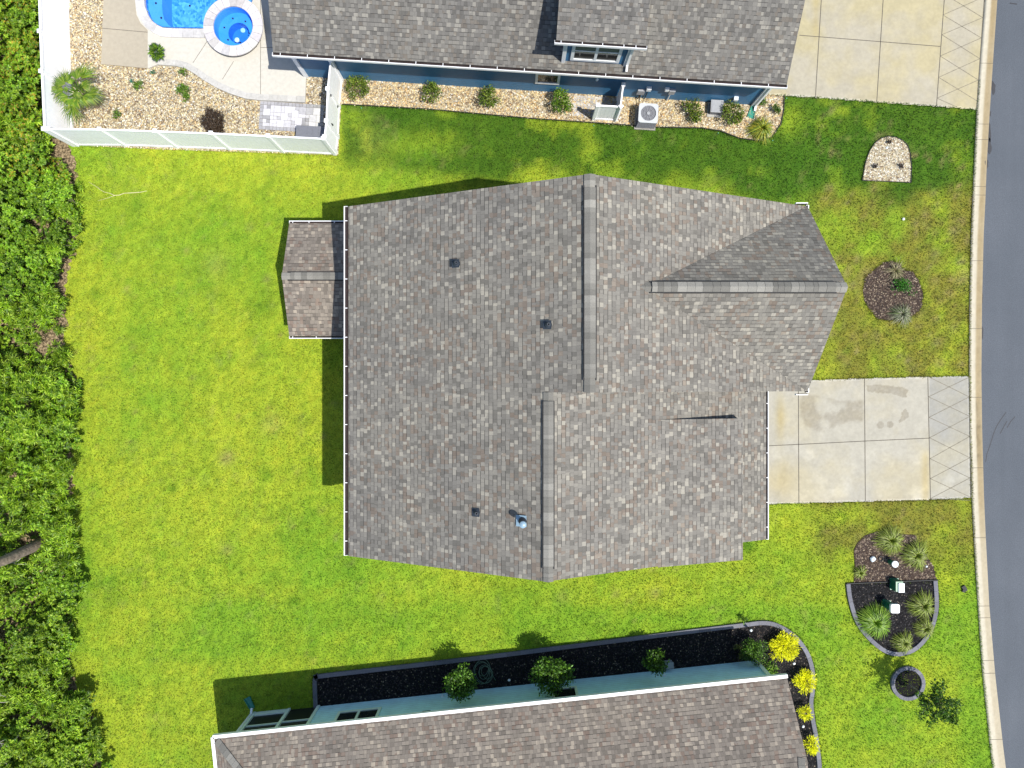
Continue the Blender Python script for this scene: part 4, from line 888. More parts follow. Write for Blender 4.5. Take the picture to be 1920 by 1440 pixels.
# ------------------------------------------------------------------ pool yard
b = MB(); b.prism(W(DECKP, .12), -.03, .12, 0, holes=[W(POOL_HOLE, .12)], col=(.48, .455, .395)); 
b.prism(W(SLABP, .06), -.03, .06, 0, col=(.34, .30, .23))
tag(b.build('pool_deck', m_conc), kind='structure')
b = MB()
for sg in ((388.7, 77, 361.8, 118), (438, 115, 417, 149), (488.6, 89, 488.6, 178), (488.6, 89, 512, 89), (488.6, 89, 488.6, -60)): b.strip(P(sg[0], sg[1], .12), P(sg[2], sg[3], .12), .018, .125)
b.strip(P(191.5, 53, .06), P(277, 60.5, .06), .02, .065); tag(b.build('deck_joints', m_joint), kind='structure')
b = MB(); rim = DECKP[2:12]; rp = [Vector((*W([p], .12)[0], 0)) for p in densify(rim, 16)]; ri = offset([(p.x, p.y) for p in rp], .26)
for i in range(len(rp) - 1):
    g = rnd.uniform(.39, .46); d = (rp[i + 1] - rp[i]).normalized() * .007
    b.prism([(rp[i].x, rp[i].y), (rp[i + 1].x - d.x, rp[i + 1].y - d.y), (ri[i + 1][0] - d.x, ri[i + 1][1] - d.y), (ri[i][0], ri[i][1])], .10, .132, 0, col=(g, g * .97, g * .9))
tag(b.build('deck_rim', m_stone), kind='structure')
# paver pad
b = MB(); cell = .15; A0 = P(488, 189, .04); A1 = P(613, 197, .04); ex_ = (A1 - A0).normalized(); ey_ = Vector((ex_.y, -ex_.x, 0)); nxp = int((A1 - A0).length / cell); nyp = 8
occ = [[0] * nxp for _ in range(nyp)]
for j in range(nyp):
    for i in range(nxp):
        if occ[j][i]: continue
        w_, h_ = rnd.choice([(1, 1), (2, 1), (1, 2), (2, 2), (2, 2)])
        if i in (0, nxp - 1) or j in (0, nyp - 1): w_ = h_ = 1
        w_ = min(w_, nxp - 1 - i) or 1; h_ = min(h_, nyp - 1 - j) or 1
        if any(occ[j + q][i + p] for q in range(h_) for p in range(w_)): w_ = h_ = 1
        for q in range(h_):
            for p in range(w_): occ[j + q][i + p] = 1
        g = rnd.choice([.50, .54, .47, .36, .26, .52]) * rnd.uniform(.95, 1.05); edge_ = (j in (0, nyp - 1) or i in (0, nxp - 1))
        if edge_: g = rnd.uniform(.27, .33)
        f = i / nxp; col = (g, g * .985, g * (1.03 - .35 * max(0, f - .6))); e = .006
        c0 = A0 + ex_ * (i * cell + e) + ey_ * (j * cell + e); dx = ex_ * (w_ * cell - 2 * e); dy = ey_ * (h_ * cell - 2 * e)
        b.prism([tuple(v)[:2] for v in (c0, c0 + dx, c0 + dx + dy, c0 + dy)], .0, .04, 0, col=col)
tag(b.build('paver_pad', m_stone), kind='structure')
b = MB(); p0 = P(1076, 178, .03); p1 = P(1160, 184, .03); exx = (p1 - p0).normalized(); eyy = Vector((exx.y, -exx.x, 0))
for i in range(13):
    for j in range(6):
        g = rnd.choice([.34, .40, .28, .45]); c0 = p0 + exx * (i * .146 + .005) + eyy * (j * .146 + .005)
        b.prism([tuple(v)[:2] for v in (c0, c0 + exx * .136, c0 + exx * .136 + eyy * .136, c0 + eyy * .136)], 0, .03, 0, col=(g, g * .96, g * .92))
tag(b.build('paver_pad', m_stone), kind='structure')
# pool: empty > shell, water, coping
def pooltile(name, c0, c1, sc):
    b = NB(name); p = b.pos(); v = b.n('ShaderNodeTexVoronoi'); v.inputs['Scale'].default_value = sc; b.l(p, v.inputs['Vector']); nz = b.noise(p, 7, 4)
    s = b.n('ShaderNodeSeparateColor'); b.l(v.outputs['Color'], s.inputs[0]); f = b.math('ADD', b.math('MULTIPLY', s.outputs[0], .55), b.math('MULTIPLY', nz, .5))
    b.l(b.ramp(f, [(.25, c0), (.8, c1)]), b.b.inputs['Base Color']); b.b.inputs['Roughness'].default_value = .5; return b.m
m_pool = pooltile('pool plaster', (.02, .20, .72), (.13, .45, .95), 9); m_pool2 = pooltile('smooth blue plaster', (.07, .32, .82), (.10, .36, .86), 3)
m_pool3 = pooltile('spa well plaster', (.03, .20, .66), (.05, .25, .72), 3)
b = NB('pool water'); b.t.nodes.remove(b.b); tr = b.n('ShaderNodeBsdfTransparent'); tr.inputs[0].default_value = (.80, .93, 1, 1); gl_ = b.n('ShaderNodeBsdfGlossy'); gl_.inputs['Roughness'].default_value = .04
fr_ = b.n('ShaderNodeFresnel'); fr_.inputs[0].default_value = 1.33; mx = b.n('ShaderNodeMixShader'); b.l(fr_.outputs[0], mx.inputs[0]); b.l(tr.outputs[0], mx.inputs[1]); b.l(gl_.outputs[0], mx.inputs[2]); b.l(mx.outputs[0], b.out.inputs[0])
nz = b.noise(b.pos(), 6, 3); bu = b.n('ShaderNodeBump'); bu.inputs['Strength'].default_value = .5; bu.inputs['Distance'].default_value = .03; b.l(nz, bu.inputs['Height']); b.l(bu.outputs[0], gl_.inputs['Normal']); b.l(bu.outputs[0], fr_.inputs['Normal'])
m_water = b.m
pool = empty('swimming_pool', P(380, -140), 'bright blue swimming pool with pale stone coping at the top left', 'swimming pool')
b = MB(); ho = W(POOL_HOLE, 0)
bench = W([(270, -200), (270, 0), (271.4, 12), (276.5, 26), (284, 38), (295.4, 47), (306, 52), (322, 53), (318, 46), (308, 38), (300, 28), (297, 15), (296, 0), (296, -200)], 0)
for i in range(len(ho)):
    a, c = ho[i], ho[(i + 1) % len(ho)]; b.poly([(a[0], a[1], .1), (c[0], c[1], .1), (c[0], c[1], -1.2), (a[0], a[1], -1.2)], 0)
b.prism(ho, -1.3, -1.2, 0); b.prism(bench, -1.2, -.35, 1); b.build('pool_shell', [m_pool, m_pool2], pool)
b = MB(); b.prism(W(offset(POOL_HOLE, 0), 0), -.045, -.04, 0); b.f = b.f[:]; b.build('pool_water', m_water, pool)
for x_, y_ in ((292.5, 6), (302.5, 33.5), (356, 11)):
    q = MB(); q.lathe(P(x_, y_, -.33 if x_ < 320 else -1.19), [(.045, 0), (.045, .015), (0, .02)], n=10); q.build('drain', m_black, pool)
outl = densify([(270, -340)] + POOL[0:] , 17); oo = offset([tuple(P(*p, .17))[:2] for p in outl], .37); ii = [tuple(P(*p, .17))[:2] for p in outl]
oo2 = offset(ii, -.37)
b = MB(); cen = P(350, 0)
use = oo if (Vector(oo[2]) - Vector((cen.x, cen.y))).length > (Vector(oo2[2]) - Vector((cen.x, cen.y))).length else oo2
for i in range(len(ii) - 1):
    g = rnd.uniform(.42, .56); b.prism([ii[i], tuple(Vector(ii[i + 1]) * .985 + Vector(ii[i]) * .015), tuple(Vector(use[i + 1]) * .985 + Vector(use[i]) * .015), use[i]], .05, .17, 0, col=(g, g * .97, g * .95))
b.build('coping', m_stone, pool)
spa = empty('spa', G(*SPA), 'round raised spa with stone rim between the pool and blue house', 'spa'); sc_ = G(*SPA); b = MB()
def ringw(b, r0, r1, z, mat, n=40, col=None, seg=0):
    for k in range(n):
        a0, a1 = 2 * math.pi * k / n, 2 * math.pi * (k + 1) / n; pa = [sc_ + Vector((r * math.cos(a), r * math.sin(a), z)) for r, a in ((r0, a0), (r1, a0), (r1, a1), (r0, a1))]; b.poly(pa, mat, col=col or (1, 1, 1))
m_spaw = smat('stacked stone veneer', (.20, .17, .145), .9, 9, .55, .8, bdist=.03)
b.lathe(sc_, [(1.10, -.02), (1.10, .40)], 0, 48, cap=False); b.build('spa_wall', m_spaw, spa)
b = MB()
for k in range(22):
    a0, a1 = 2 * math.pi * k / 22, 2 * math.pi * (k + .97) / 22; g = rnd.uniform(.40, .56); col = (g, g * rnd.uniform(.93, .97), g * rnd.uniform(.90, .97)); st = 4
    ring_o = [(sc_.x + 1.235 * math.cos(a0 + (a1 - a0) * t / st), sc_.y + 1.235 * math.sin(a0 + (a1 - a0) * t / st)) for t in range(st + 1)]
    ring_i = [(sc_.x + .82 * math.cos(a0 + (a1 - a0) * t / st), sc_.y + .82 * math.sin(a0 + (a1 - a0) * t / st)) for t in range(st, -1, -1)]
    b.prism(ring_o + ring_i, .40, .46, 0, col=col)
b.build('coping', m_stone, spa)
b = MB(); n = 48
b.lathe(sc_, [(.83, .42), (.82, -.05)], 0, n, cap=False); wc_ = Vector((P(444, 58, 0).x - sc_.x + .10, P(444, 58, 0).y - sc_.y - .10, 0)) * .55; wr = .44
for k in range(n):
    a0, a1 = 2 * math.pi * k / n, 2 * math.pi * (k + 1) / n; q = lambda r, a, z, o=Vector((0, 0, 0)): sc_ + o + Vector((r * math.cos(a), r * math.sin(a), z))
    b.poly([q(wr, a0, -.05, wc_), q(.82, a0, -.05), q(.82, a1, -.05), q(wr, a1, -.05, wc_)], 0); b.poly([q(wr, a0, -.05, wc_), q(wr, a1, -.05, wc_), q(wr, a1, -.5, wc_), q(wr, a0, -.5, wc_)], 1)
b.poly([sc_ + wc_ + Vector((wr * math.cos(2 * math.pi * k / n), wr * math.sin(2 * math.pi * k / n), -.5)) for k in range(n)], 1); b.build('spa_shell', [m_pool2, m_pool3], spa)
b = MB(); b.poly([sc_ + Vector((.82 * math.cos(2 * math.pi * k / n), .82 * math.sin(2 * math.pi * k / n), .33)) for k in range(n)]); b.build('spa_water', m_water, spa)
for x_, y_ in ((436.5, 34.5), (460, 40), (420.5, 51.5), (467, 62), (427.5, 74.5), (451, 80)):
    q = MB(); c = P(x_, y_, -.03); q.lathe(c, [(.035, -.02), (.035, .015), (0, .02)], n=10); q.build('jet', m_black, spa)
for x_, y_, in ((455.5, 57), (444.5, 75)):
    q = MB(); c = P(x_, y_, -.48 if y_ < 60 else -.04); q.lathe(c, [(.10, -.03), (.10, .02), (.06, .035), (0, .04)], n=14); q.build('drain_cover', m_pale, spa)
# planter, storage box, bushes and palm in the yard
pt = empty('potted_plant', P(298, 98, .12), 'dark grey pot with spiky green plant on the pale pool deck', 'potted plant'); b = MB(); c = P(298, 99, .12)
b.lathe(c, [(.14, 0), (.21, .18), (.24, .36), (.20, .36), (.19, .30), (0, .30)], n=18); b.build('pot', m_dkgrey, pt)
V, F, cc_ = leaves(420, tuple(P(293.5, 97, .52) - pt.location), (.20, .22, .16), .17, GRN, asp=.25, aim=True); fast('foliage', V, F, cc_, m_leaf, pt)
bx = empty('storage_box', P(582, 247), 'dark grey lidded storage box in the fence corner by the pavers', 'storage box'); c = P(582, 248, .5); c.z = 0
b = MB(); b.box(c + Vector((0, 0, .25)), 1.12, .44, .46, rz=-.06); b.build('box_body', m_dkgrey, bx); b = MB(); b.box(c + Vector((0, 0, .51)), 1.18, .50, .05, rz=-.06)
for i in range(5): b.box(c + Vector((-.46 + .23 * i, 0, .538)), .19, .46, .008, rz=-.06)
b.build('lid', m_dkgrey, bx)
shrub(260, 160, 9.5, .35, GRN, 'small round green bush in the middle of the pool yard gravel', 260, .08)
shrub(345, 168, 13, .4, GRN, 'larger dark green bush of the touching pair below the curved deck', 420, .08); shrub(352, 184, 9.5, .35, GRN, 'smaller lower bush of the touching pair below the curved deck', 240, .08)
shrub(342, 136.5, 9, .2, LIME, 'low ragged green plant against the curved deck edge', 120, .09); shrub(221, 215, 8.5, .28, GRN, 'small green plant in gravel near the yard corner', 170, .08)
shrub(287, 135, 5, .15, [(.04, .20, .10)], 'tiny blue green sprig by the deck step', 60, .06); shrub(248, 152, 4.5, .12, [(.03, .22, .16)], 'tiny teal sprig beside the small round bush', 50, .06)
shrub(400, 229, 20, .85, [(.055, .036, .02), (.035, .022, .014), (.075, .048, .028)], 'dark brown rounded bush on gravel behind the white fence', 3600, .07, flat=1.2, clumps=0)
shrub(468 + 1176, 1, 1, .1, GRN, 'x', 1) if False else None
# palm
pc = P(140, 168, 1.5); base = Vector((pc.x, pc.y, 0)); palm = empty('palm', base, 'green fan palm leaning over the white fence in the pool yard', 'palm')
b = MB(); b.tube([base, base + Vector((.02, .02, .5)), base + Vector((.0, 0, 1.05))], [.16, .14, .06], n=10); b.build('trunk', m_bark, palm)
V, F, c = leaves(260, (0, 0, 1.15), (.26, .26, .22), .30, [(.10, .20, .012), (.16, .27, .02), (.06, .13, .01)], asp=.10, aim=True); fast('heart', V, F, c, m_leaf, palm)
fronds = [(175, 52, .9), (150, 46, 1.3), (128, 44, 1.0), (205, 40, .8), (82, 40, 1.5), (66, 52, 1.1), (-12, 44, .9), (-38, 34, 1.2), (-80, 30, 1.3), (-108, 55, .7), (250, 34, 1.3), (20, 30, 1.5), (110, 20, 1.7), (-60, 18, 1.6), (190, 16, 2.0), (300, 16, 1.9)]
for ang, L_, zt in fronds:
    a = R(ang); L_m = L_ * M * 1.05; zt = zt * .75; st = base + Vector((.05 * math.cos(a), .05 * math.sin(a), 1.0)); hub = base + Vector((L_m * .45 * math.cos(a), L_m * .45 * math.sin(a), 1.1 + zt * .35)); f = MB(); g_ = rnd.uniform(.75, 1.25)
    f.tube([st, st.lerp(hub, .5) + Vector((0, 0, .06)), hub], [.018, .014, .01], n=5, col=(.12, .22, .04))
    n_ = 30
    for k in range(n_):
        da = (k / (n_ - 1) - .5) * 2.1 + rnd.uniform(-.04, .04); aa = a + da; ln_ = L_m * .72 * (1 - .28 * abs(da)) * rnd.uniform(.85, 1.1)
        d = Vector((math.cos(aa), math.sin(aa), 0)); sd = Vector((-d.y, d.x, 0)) * .014; tip = hub + d * ln_ + Vector((0, 0, -.28 * ln_ * rnd.uniform(.4, 1.3))); mid = hub + d * ln_ * .5 + Vector((0, 0, .05))
        cl = rnd.choice([(.10, .20, .012), (.14, .25, .018), (.20, .31, .025), (.07, .15, .01), (.30, .36, .04)]); cl = tuple(g_ * q for q in cl)
        f.poly([hub - sd * .4, mid - sd, mid + sd, hub + sd * .4], col=cl); f.poly([mid - sd, tip, mid + sd], col=cl)
    f.build('frond', m_leaf, palm)
# ------------------------------------------------------------------ white fences
def fence(name, posts, label, zt=1.83, gate=(), thick=.05):
    """posts: plan points (world); panels between them"""
    e = empty(name, (posts[0].x, posts[0].y, 0), label, 'fence')
    for i, p in enumerate(posts):
        b = MB(); d = (posts[min(i + 1, len(posts) - 1)] - posts[max(i - 1, 0)]); a = math.atan2(d.y, d.x)
        b.box(Vector((p.x, p.y, (zt + .04) / 2)), .127, .127, zt + .04, rz=a); pb = b.build('post', m_fence, e)
        b = MB(); q = [Vector((p.x, p.y, zt + .04))]; b.box(Vector((p.x, p.y, zt + .055)), .155, .155, .03, rz=a)
        ca, sa = math.cos(a) * .0775, math.sin(a) * .0775; cs = [Vector((p.x + x_ * ca - y_ * sa, p.y + x_ * sa + y_ * ca, zt + .07)) for x_, y_ in ((-1, -1), (1, -1), (1, 1), (-1, 1))]
        for j in range(4): b.poly([cs[j], cs[(j + 1) % 4], Vector((p.x, p.y, zt + .11))])
        b.build('post_cap', m_fence, pb)
    for i in range(len(posts) - 1):
        p, q = posts[i], posts[i + 1]; d = (q - p).normalized(); n = Vector((-d.y, d.x, 0)); a = math.atan2(d.y, d.x); L_ = (q - p).length - .13; c = (p + q) / 2
        b = MB(); nb = max(2, int(L_ / .15)); wb = L_ / nb
        for j in range(nb):
            cc_ = p + d * (.065 + wb * (j + .5)); b.box(Vector((cc_.x, cc_.y, zt / 2)), wb - .006, .022, zt - .16, rz=a)
        b.box(Vector((c.x, c.y, zt / 2)), L_, .012, zt - .18, rz=a); b.build('gate_panel' if i in gate else 'panel', m_fence, e)
        for z_, h_ in ((zt - .05, .10), (.09, .14)):
            r = MB(); r.box(Vector((c.x, c.y, z_)), L_, .06, h_, rz=a); r.build('rail', m_fence, e)
        if i in gate:
            for sgn, zz_ in ((1, 1.1), (1, 1.0)): pass
            h_ = MB(); h_.box(p + d * .12 - n * .05 + Vector((0, 0, 1.15)), .05, .05, .16, rz=a); h_.build('latch', m_black, e)
            for zz_ in (.4, 1.5):
                h_ = MB(); h_.box(q - d * .08 - n * .045 + Vector((0, 0, zz_)), .14, .03, .06, rz=a); h_.build('hinge', m_black, e)
    return e
def F2(x, y, z=1.83): v = P(x, y, z); v.z = 0; return v
c0 = F2(83, 242); fence('white_fence', [c0 + Vector((.0, 0, 0)), F2(78, 134), F2(75, 59), F2(72, -45), F2(69, -150)], 'bright white board fence along the left side of the pool yard')
fence('white_fence', [c0 + Vector((.16, 0, 0)), F2(187, 242.5), F2(291, 246), F2(396, 250), F2(503, 255), F2(606, 260)], 'white board fence facing the lawn below the pool yard')
fence('white_fence', [F2(608.5, 257), F2(612, 227), F2(614.5, 167), F2(620, 113)], 'short white fence with gate between pool yard and blue house', gate=(1,))
fence('white_fence', [F2(1121, 196.5, 1.5), F2(1164, 199, 1.5), F2(1169, 158, 1.5)], 'small corner fence screening paving against the blue wall', zt=1.45)
# ------------------------------------------------------------------ equipment by the blue house
c = G(1209.5, 224.5); ac = empty('air_conditioner', c, 'square grey air conditioner unit with round fan grille', 'air conditioner'); b = MB(); b.box(c + Vector((0, 0, .025)), .90, .88, .05, rz=-.06, col=(.26, .25, .22)); b.build('pad', m_conc, ac)
b = MB(); b.box(c + Vector((0, 0, .36)), .76, .76, .60, rz=-.06)
for k in range(14): b.box(c + Vector((0, 0, .10 + .04 * k)), .775, .775, .008, rz=-.06)
b.build('cabinet', m_dkgrey, ac)
b = MB(); hole = [(c.x + .315 * math.cos(t * math.pi / 16), c.y + .315 * math.sin(t * math.pi / 16)) for t in range(32)]
sq = []
for kx_, ky_ in ((1, 1), (-1, 1), (-1, -1), (1, -1)):
    a0 = math.atan2(ky_, kx_)
    for t in range(5): aa = a0 - math.pi / 4 + t * math.pi / 8; sq.append((kx_ * .30 + .10 * math.cos(aa), ky_ * .30 + .10 * math.sin(aa)))
ca, sa = math.cos(-.06), math.sin(-.06); sq = [(c.x + x_ * ca - y_ * sa, c.y + x_ * sa + y_ * ca) for x_, y_ in sq]
b.prism(sq, .66, .71, 0, holes=[hole]); b.build('top_cover', smat('light grey enamel', (.46, .48, .50), .45, 10, .06, .05), ac)
b = MB(); b.lathe(c + Vector((0, 0, .50)), [(.31, 0), (.31, .005), (0, .01)], n=32); b.build('fan_well', m_black, ac)
b = MB()
for k in range(3):
    a = k * 2.094 + .6; pts_ = [c + Vector((r * math.cos(a + da), r * math.sin(a + da), .60 + zz_)) for r, da, zz_ in ((.06, -.4, 0), (.27, -.35, .0), (.29, .35, .04), (.06, .4, .03))]; b.poly(pts_); b.poly([p - Vector((0, 0, .006)) for p in pts_[::-1]])
b.build('fan', m_pale, ac)
b = MB()
for k in range(10): a = k * .628; b.beam(c + Vector((.07 * math.cos(a), .07 * math.sin(a), .70)), c + Vector((.315 * math.cos(a), .315 * math.sin(a), .70)), .006, .01)
for r in (.19,):
    for k in range(24): b.beam(c + Vector((r * math.cos(k * .2618), r * math.sin(k * .2618), .70)), c + Vector((r * math.cos((k + 1) * .2618), r * math.sin((k + 1) * .2618), .70)), .006, .006)
b.lathe(c + Vector((0, 0, .69)), [(.075, 0), (.07, .025), (0, .03)], n=16); b.build('grille', m_grey, ac)
b = MB(); h = wall_hit(1204, 168, W0, nB); b.tube([h + nB * .04, h + nB * .12 - Vector((0, 0, .5)), Vector((h.x, h.y, .15)) + nB * .35, c + Vector((-.15, .36, .25))], .022, n=6); b.build('refrigerant_line', m_black, ac)
c = G(1339.5, 206); gn = empty('equipment_box', c, 'plain grey equipment box on a pad between two bushes', 'equipment box'); b = MB(); b.box(c + Vector((0, -.03, .03)), .62, .60, .06, rz=-.06, col=(.36, .35, .32)); b.build('pad', m_conc, gn)
b = MB(); b.box(c + Vector((0, 0, .20)), .46, .46, .30, rz=-.06); b.build('cabinet', m_dkgrey, gn); b = MB(); b.box(c + Vector((0, 0, .37)), .52, .52, .04, rz=-.06); b.box(c + Vector((0, 0, .395)), .44, .44, .015, rz=-.06); b.build('lid', m_grey, gn)
b = MB(); p0, p1 = G(1412, 201, .03), G(1406, 222, .03); d = (p1 - p0).normalized(); n = Vector((-d.y, d.x, 0))
b.prism([tuple(v)[:2] for v in (p0 - n * .10, p0 + n * .10, p1 + n * .14, p1 - n * .14)], .015, .04); b.beam(p0 + n * .10, p1 + n * .14, .02, .10); b.beam(p0 - n * .10, p1 - n * .14, .02, .10)
tag(b.build('splash_block', m_green), 'green splash block under the downspout at the blue house corner', 'splash block')
b = MB(); p0, p1 = LH(WA - 3, WDL - 10, .03), LH(WA - 11, WDL - 31, .03); d = (p1 - p0).normalized(); n = Vector((-d.y, d.x, 0))
b.prism([tuple(v)[:2] for v in (p0 - n * .09, p0 + n * .09, p1 + n * .13, p1 - n * .13)], .015, .05); b.beam(p0 + n * .09, p1 + n * .13, .02, .12); b.beam(p0 - n * .09, p1 - n * .13, .02, .12)
tag(b.build('splash_block', m_green), 'dark teal splash block at the screened porch corner of the aqua house', 'splash block')
OLV = [(.11, .18, .012), (.15, .23, .02), (.07, .12, .010), (.22, .27, .04), (.05, .085, .008)]
shrub(670, 166, 25, .8, OLV, 'wide loose bush nearest the short white gate fence', 1000, .10); shrub(807, 172, 21, .7, OLV, 'second bush from the gate along the blue wall', 800, .10)
shrub(916, 183, 22, .8, OLV, 'dense bush below the blue wall left of the small window', 1100, .09); shrub(1051, 191, 26, .9, GRN, 'largest full bush beside the small corner fence', 1500, .09)
shrub(1299, 207, 22, .6, OLV, 'loose bush between air conditioner and grey equipment box', 800, .10); shrub(1374, 213, 25, .8, OLV, 'loose bush right of the grey equipment box', 1000, .10)
shrub(1429, 190, 11, .35, DKG, 'small round dark bush closest to the blue house corner', 420, .07); shrub(1456, 205, 11, .35, DKG, 'small round dark bush at the outer edge of gravel', 420, .07)
clump(1430, 240, 28, .6, [(.28, .32, .03), (.20, .27, .03), (.38, .34, .03), (.12, .2, .02)], 'yellow green arching grass at the end of the gravel bed', 420)
# ------------------------------------------------------------------ front yard beds
GG = [(.20, .27, .03), (.26, .34, .04), (.15, .21, .02), (.34, .40, .09), (.24, .26, .07)]
clump(1673, 1014, 31, .5, GG, 'upper left fountain grass in the brown mulch', 420); clump(1721, 1042, 31, .5, GG, 'upper right fountain grass by the brown mulch edge', 400)
clump(1614, 1075, 15, .3, GG, 'small sparse grass tuft at lower left of brown mulch', 120)
clump(1644, 1168, 36, .6, [(.15, .29, .02), (.21, .37, .03), (.11, .22, .015), (.28, .42, .05)], 'largest bright green fountain grass in the black mulch', 620, wd=.014)
clump(1733, 1137, 29, .5, GG, 'fountain grass at the right edge of the black mulch', 380); clump(1738, 1180, 23, .45, GG, 'middle grass tuft of three on the right of black mulch', 260); clump(1697, 1207, 23, .45, GG, 'lowest grass tuft near the bottom of the half round bed', 260)
clump(1693, 589, 24, .4, [(.26, .27, .18), (.32, .31, .22), (.2, .22, .12), (.14, .2, .06)], 'pale grey drooping grass at the lower edge of round bed', 300, wd=.008)
clump(1680, 507, 26, .3, [(.26, .24, .12), (.32, .28, .16), (.2, .2, .08)], 'dry straw coloured reeds at the top of round bed', 90, wd=.009)
shrub(1701, 538, 30, .35, [(.04, .17, .012), (.06, .22, .015), (.03, .11, .01)], 'bright green weedy plant spreading in the round mulch bed', 620, .10, flat=.7, asp=.3)
def pedestal(cx, cy, tx, ty, zt, sx, sy, mat, topmat, label, r=0, cat='utility box'):
    base = G(cx, cy); e = empty('utility_box', base, label, cat); b = MB(); b.box(base + Vector((0, 0, zt / 2)), sx, sy, zt, rz=r); b.box(base + Vector((0, 0, zt * .75)), sx + .02, sy + .02, zt * .02, rz=r); b.box(base + Vector((0, -.0, .04)), sx + .06, sy + .06, .08, rz=r); b.build('cabinet', mat, e)
    return e, base
e, base = pedestal(1675, 1094, 0, 0, .46, .30, .42, m_dkgreen, None, 'dark green utility box with pale square lid'); b = MB(); b.box(base + Vector((.06, -.04, .485)), .24, .38, .05); b.box(base + Vector((.06, -.04, .515)), .20, .34, .01); b.build('lid', m_pale, e)
e, base = pedestal(1660, 1131, 0, 0, .60, .28, .26, m_dkgreen, None, 'tall green utility pedestal with rounded white cap', r=-.2); b = MB()
sqr = []
for kx_, ky_ in ((1, 1), (-1, 1), (-1, -1), (1, -1)):
    a0 = math.atan2(ky_, kx_)
    for t in range(4): aa = a0 - math.pi / 4 + t * math.pi / 6; sqr.append((base.x + .02 + kx_ * .12 + .06 * math.cos(aa), base.y + ky_ * .12 + .06 * math.sin(aa)))
b.prism(sqr, .60, .72, 0); b.build('lid', m_white, e)
base = G(1668, 1053); e = empty('utility_post', base, 'short dark green post with round pale cap in brown mulch', 'utility post'); b = MB(); b.lathe(base, [(.11, 0), (.11, .38)], n=18); b.build('post', m_dkgreen, e); b = MB(); b.lathe(base + Vector((0, 0, .38)), [(.135, 0), (.135, .05), (.06, .075), (0, .08)], n=20); b.build('cap', m_pale, e)
def rock(px, py, s, z, label, mat, cat='rock'):
    b = MB(); c = P(px, py, z); rr = rnd.Random if False else None
    n = 7; rings = []
    for zz_, f in ((-.2, .8), (.2, 1.0), (.6, .75), (.85, .3)):
        rings.append([c + Vector((s * f * (1 + .18 * math.sin(k * 2.3 + px)) * math.cos(k * 2 * math.pi / n), s * f * (1 + .15 * math.cos(k * 1.7 + py)) * math.sin(k * 2 * math.pi / n), zz_ * s)) for k in range(n)])
    for i in range(3):
        for k in range(n): b.poly([rings[i][k], rings[i][(k + 1) % n], rings[i + 1][(k + 1) % n], rings[i + 1][k]])
    b.poly(rings[-1]); return tag(b.build('rock', mat), label, cat)
rock(1636, 1048, .125, .06, 'white rock in the left part of brown mulch bed', m_pale); rock(1737, 1062, .05, .03, 'small white stone at the right edge of brown mulch', m_pale); rock(1663, 277, .06, .03, 'small white stone in the arch shaped pebble bed', m_pale)
b = MB()
for k in range(20): b.beam(G(1651 + 4 * math.cos(k * .314), 1047 + 4.5 * math.sin(k * .314), .04), G(1651 + 4 * math.cos((k + 1) * .314), 1047 + 4.5 * math.sin((k + 1) * .314), .04), .03, .03)
tag(b.build('valve_ring', m_black), 'small dark ring of an irrigation valve in brown mulch', 'valve cover')
b = MB(); b.tube([G(1661, 1050, .03), G(1662, 1045, .05), G(1675, 1045, .05), G(1677, 1048, .03)], .016, n=6); tag(b.build('drip_pipe', m_black), 'bent dark drip pipe behind the round capped post', 'pipe')
for (x_, y_), lb in zip(((1667, 264), (1642, 310), (1689, 312)), ('dead brown tuft at the top of the arch pebble bed', 'dead brown tuft at lower left of the arch pebble bed', 'dark tuft at lower right of the arch pebble bed')):
    shrub(x_, y_, 5.5, .12, [(.06, .04, .03), (.04, .03, .025)], lb, 130, .06, name='dead_tuft', cat='dead plant')
b = MB(); b.lathe(G(1693, 411, .03), [(.0, -.05), (.05, -.02), (.06, .02), (.03, .06), (0, .07)], n=12); tag(b.build('ball', m_white), 'small white ball on the right lawn above the round bed', 'ball')
b = MB(); b.box(G(1807, 1103, .04), .16, .24, .06, rz=.5); b.box(G(1805, 1107, .06), .10, .12, .05, rz=-.3); tag(b.build('meter_cover', m_black), 'small black cover in the grass near the kerb', 'cover')
# young tree standing in the block ring
tb = G(1703, 1281); tree = empty('young_tree', tb, 'sparse young tree growing out of the round block ring', 'tree'); b = MB()
b.tube([tb, tb + Vector((.02, -.01, .8)), tb + Vector((.05, .0, 1.7)), tb + Vector((.02, .04, 2.5))], [.028, .024, .017, .007], n=8); b.build('trunk', m_bark, tree)
br = MB(); Vs, Cs = [], []; RT = random.Random(5)
for k in range(30):
    a = k * 2.4 + RT.uniform(-.3, .3); z0_ = 1.25 + 1.1 * k / 30; r_ = RT.uniform(.35, .92) * (1.0 if k < 24 else .5); tipz = z0_ + RT.uniform(.15, .6)
    s_ = tb + Vector((.03, 0, z0_)); t_ = tb + Vector((r_ * math.cos(a), r_ * math.sin(a), tipz)); m_ = s_.lerp(t_, .5) + Vector((0, 0, .06)); br.tube([s_, m_, t_], [.008, .006, .003], n=4)
    for q in range(5):
        c_ = m_.lerp(t_, q / 4.0) - tb; V_, F_, cc_ = leaves(14, tuple(c_), (.11, .11, .08), .12, DKG, asp=.45); Vs.append(V_); Cs.append(cc_)
br.build('branches', m_bark, tree); Vv = np.concatenate(Vs); fast('crown', Vv, np.arange(len(Vv)).reshape(-1, 4), np.concatenate(Cs), m_leaf, tree)
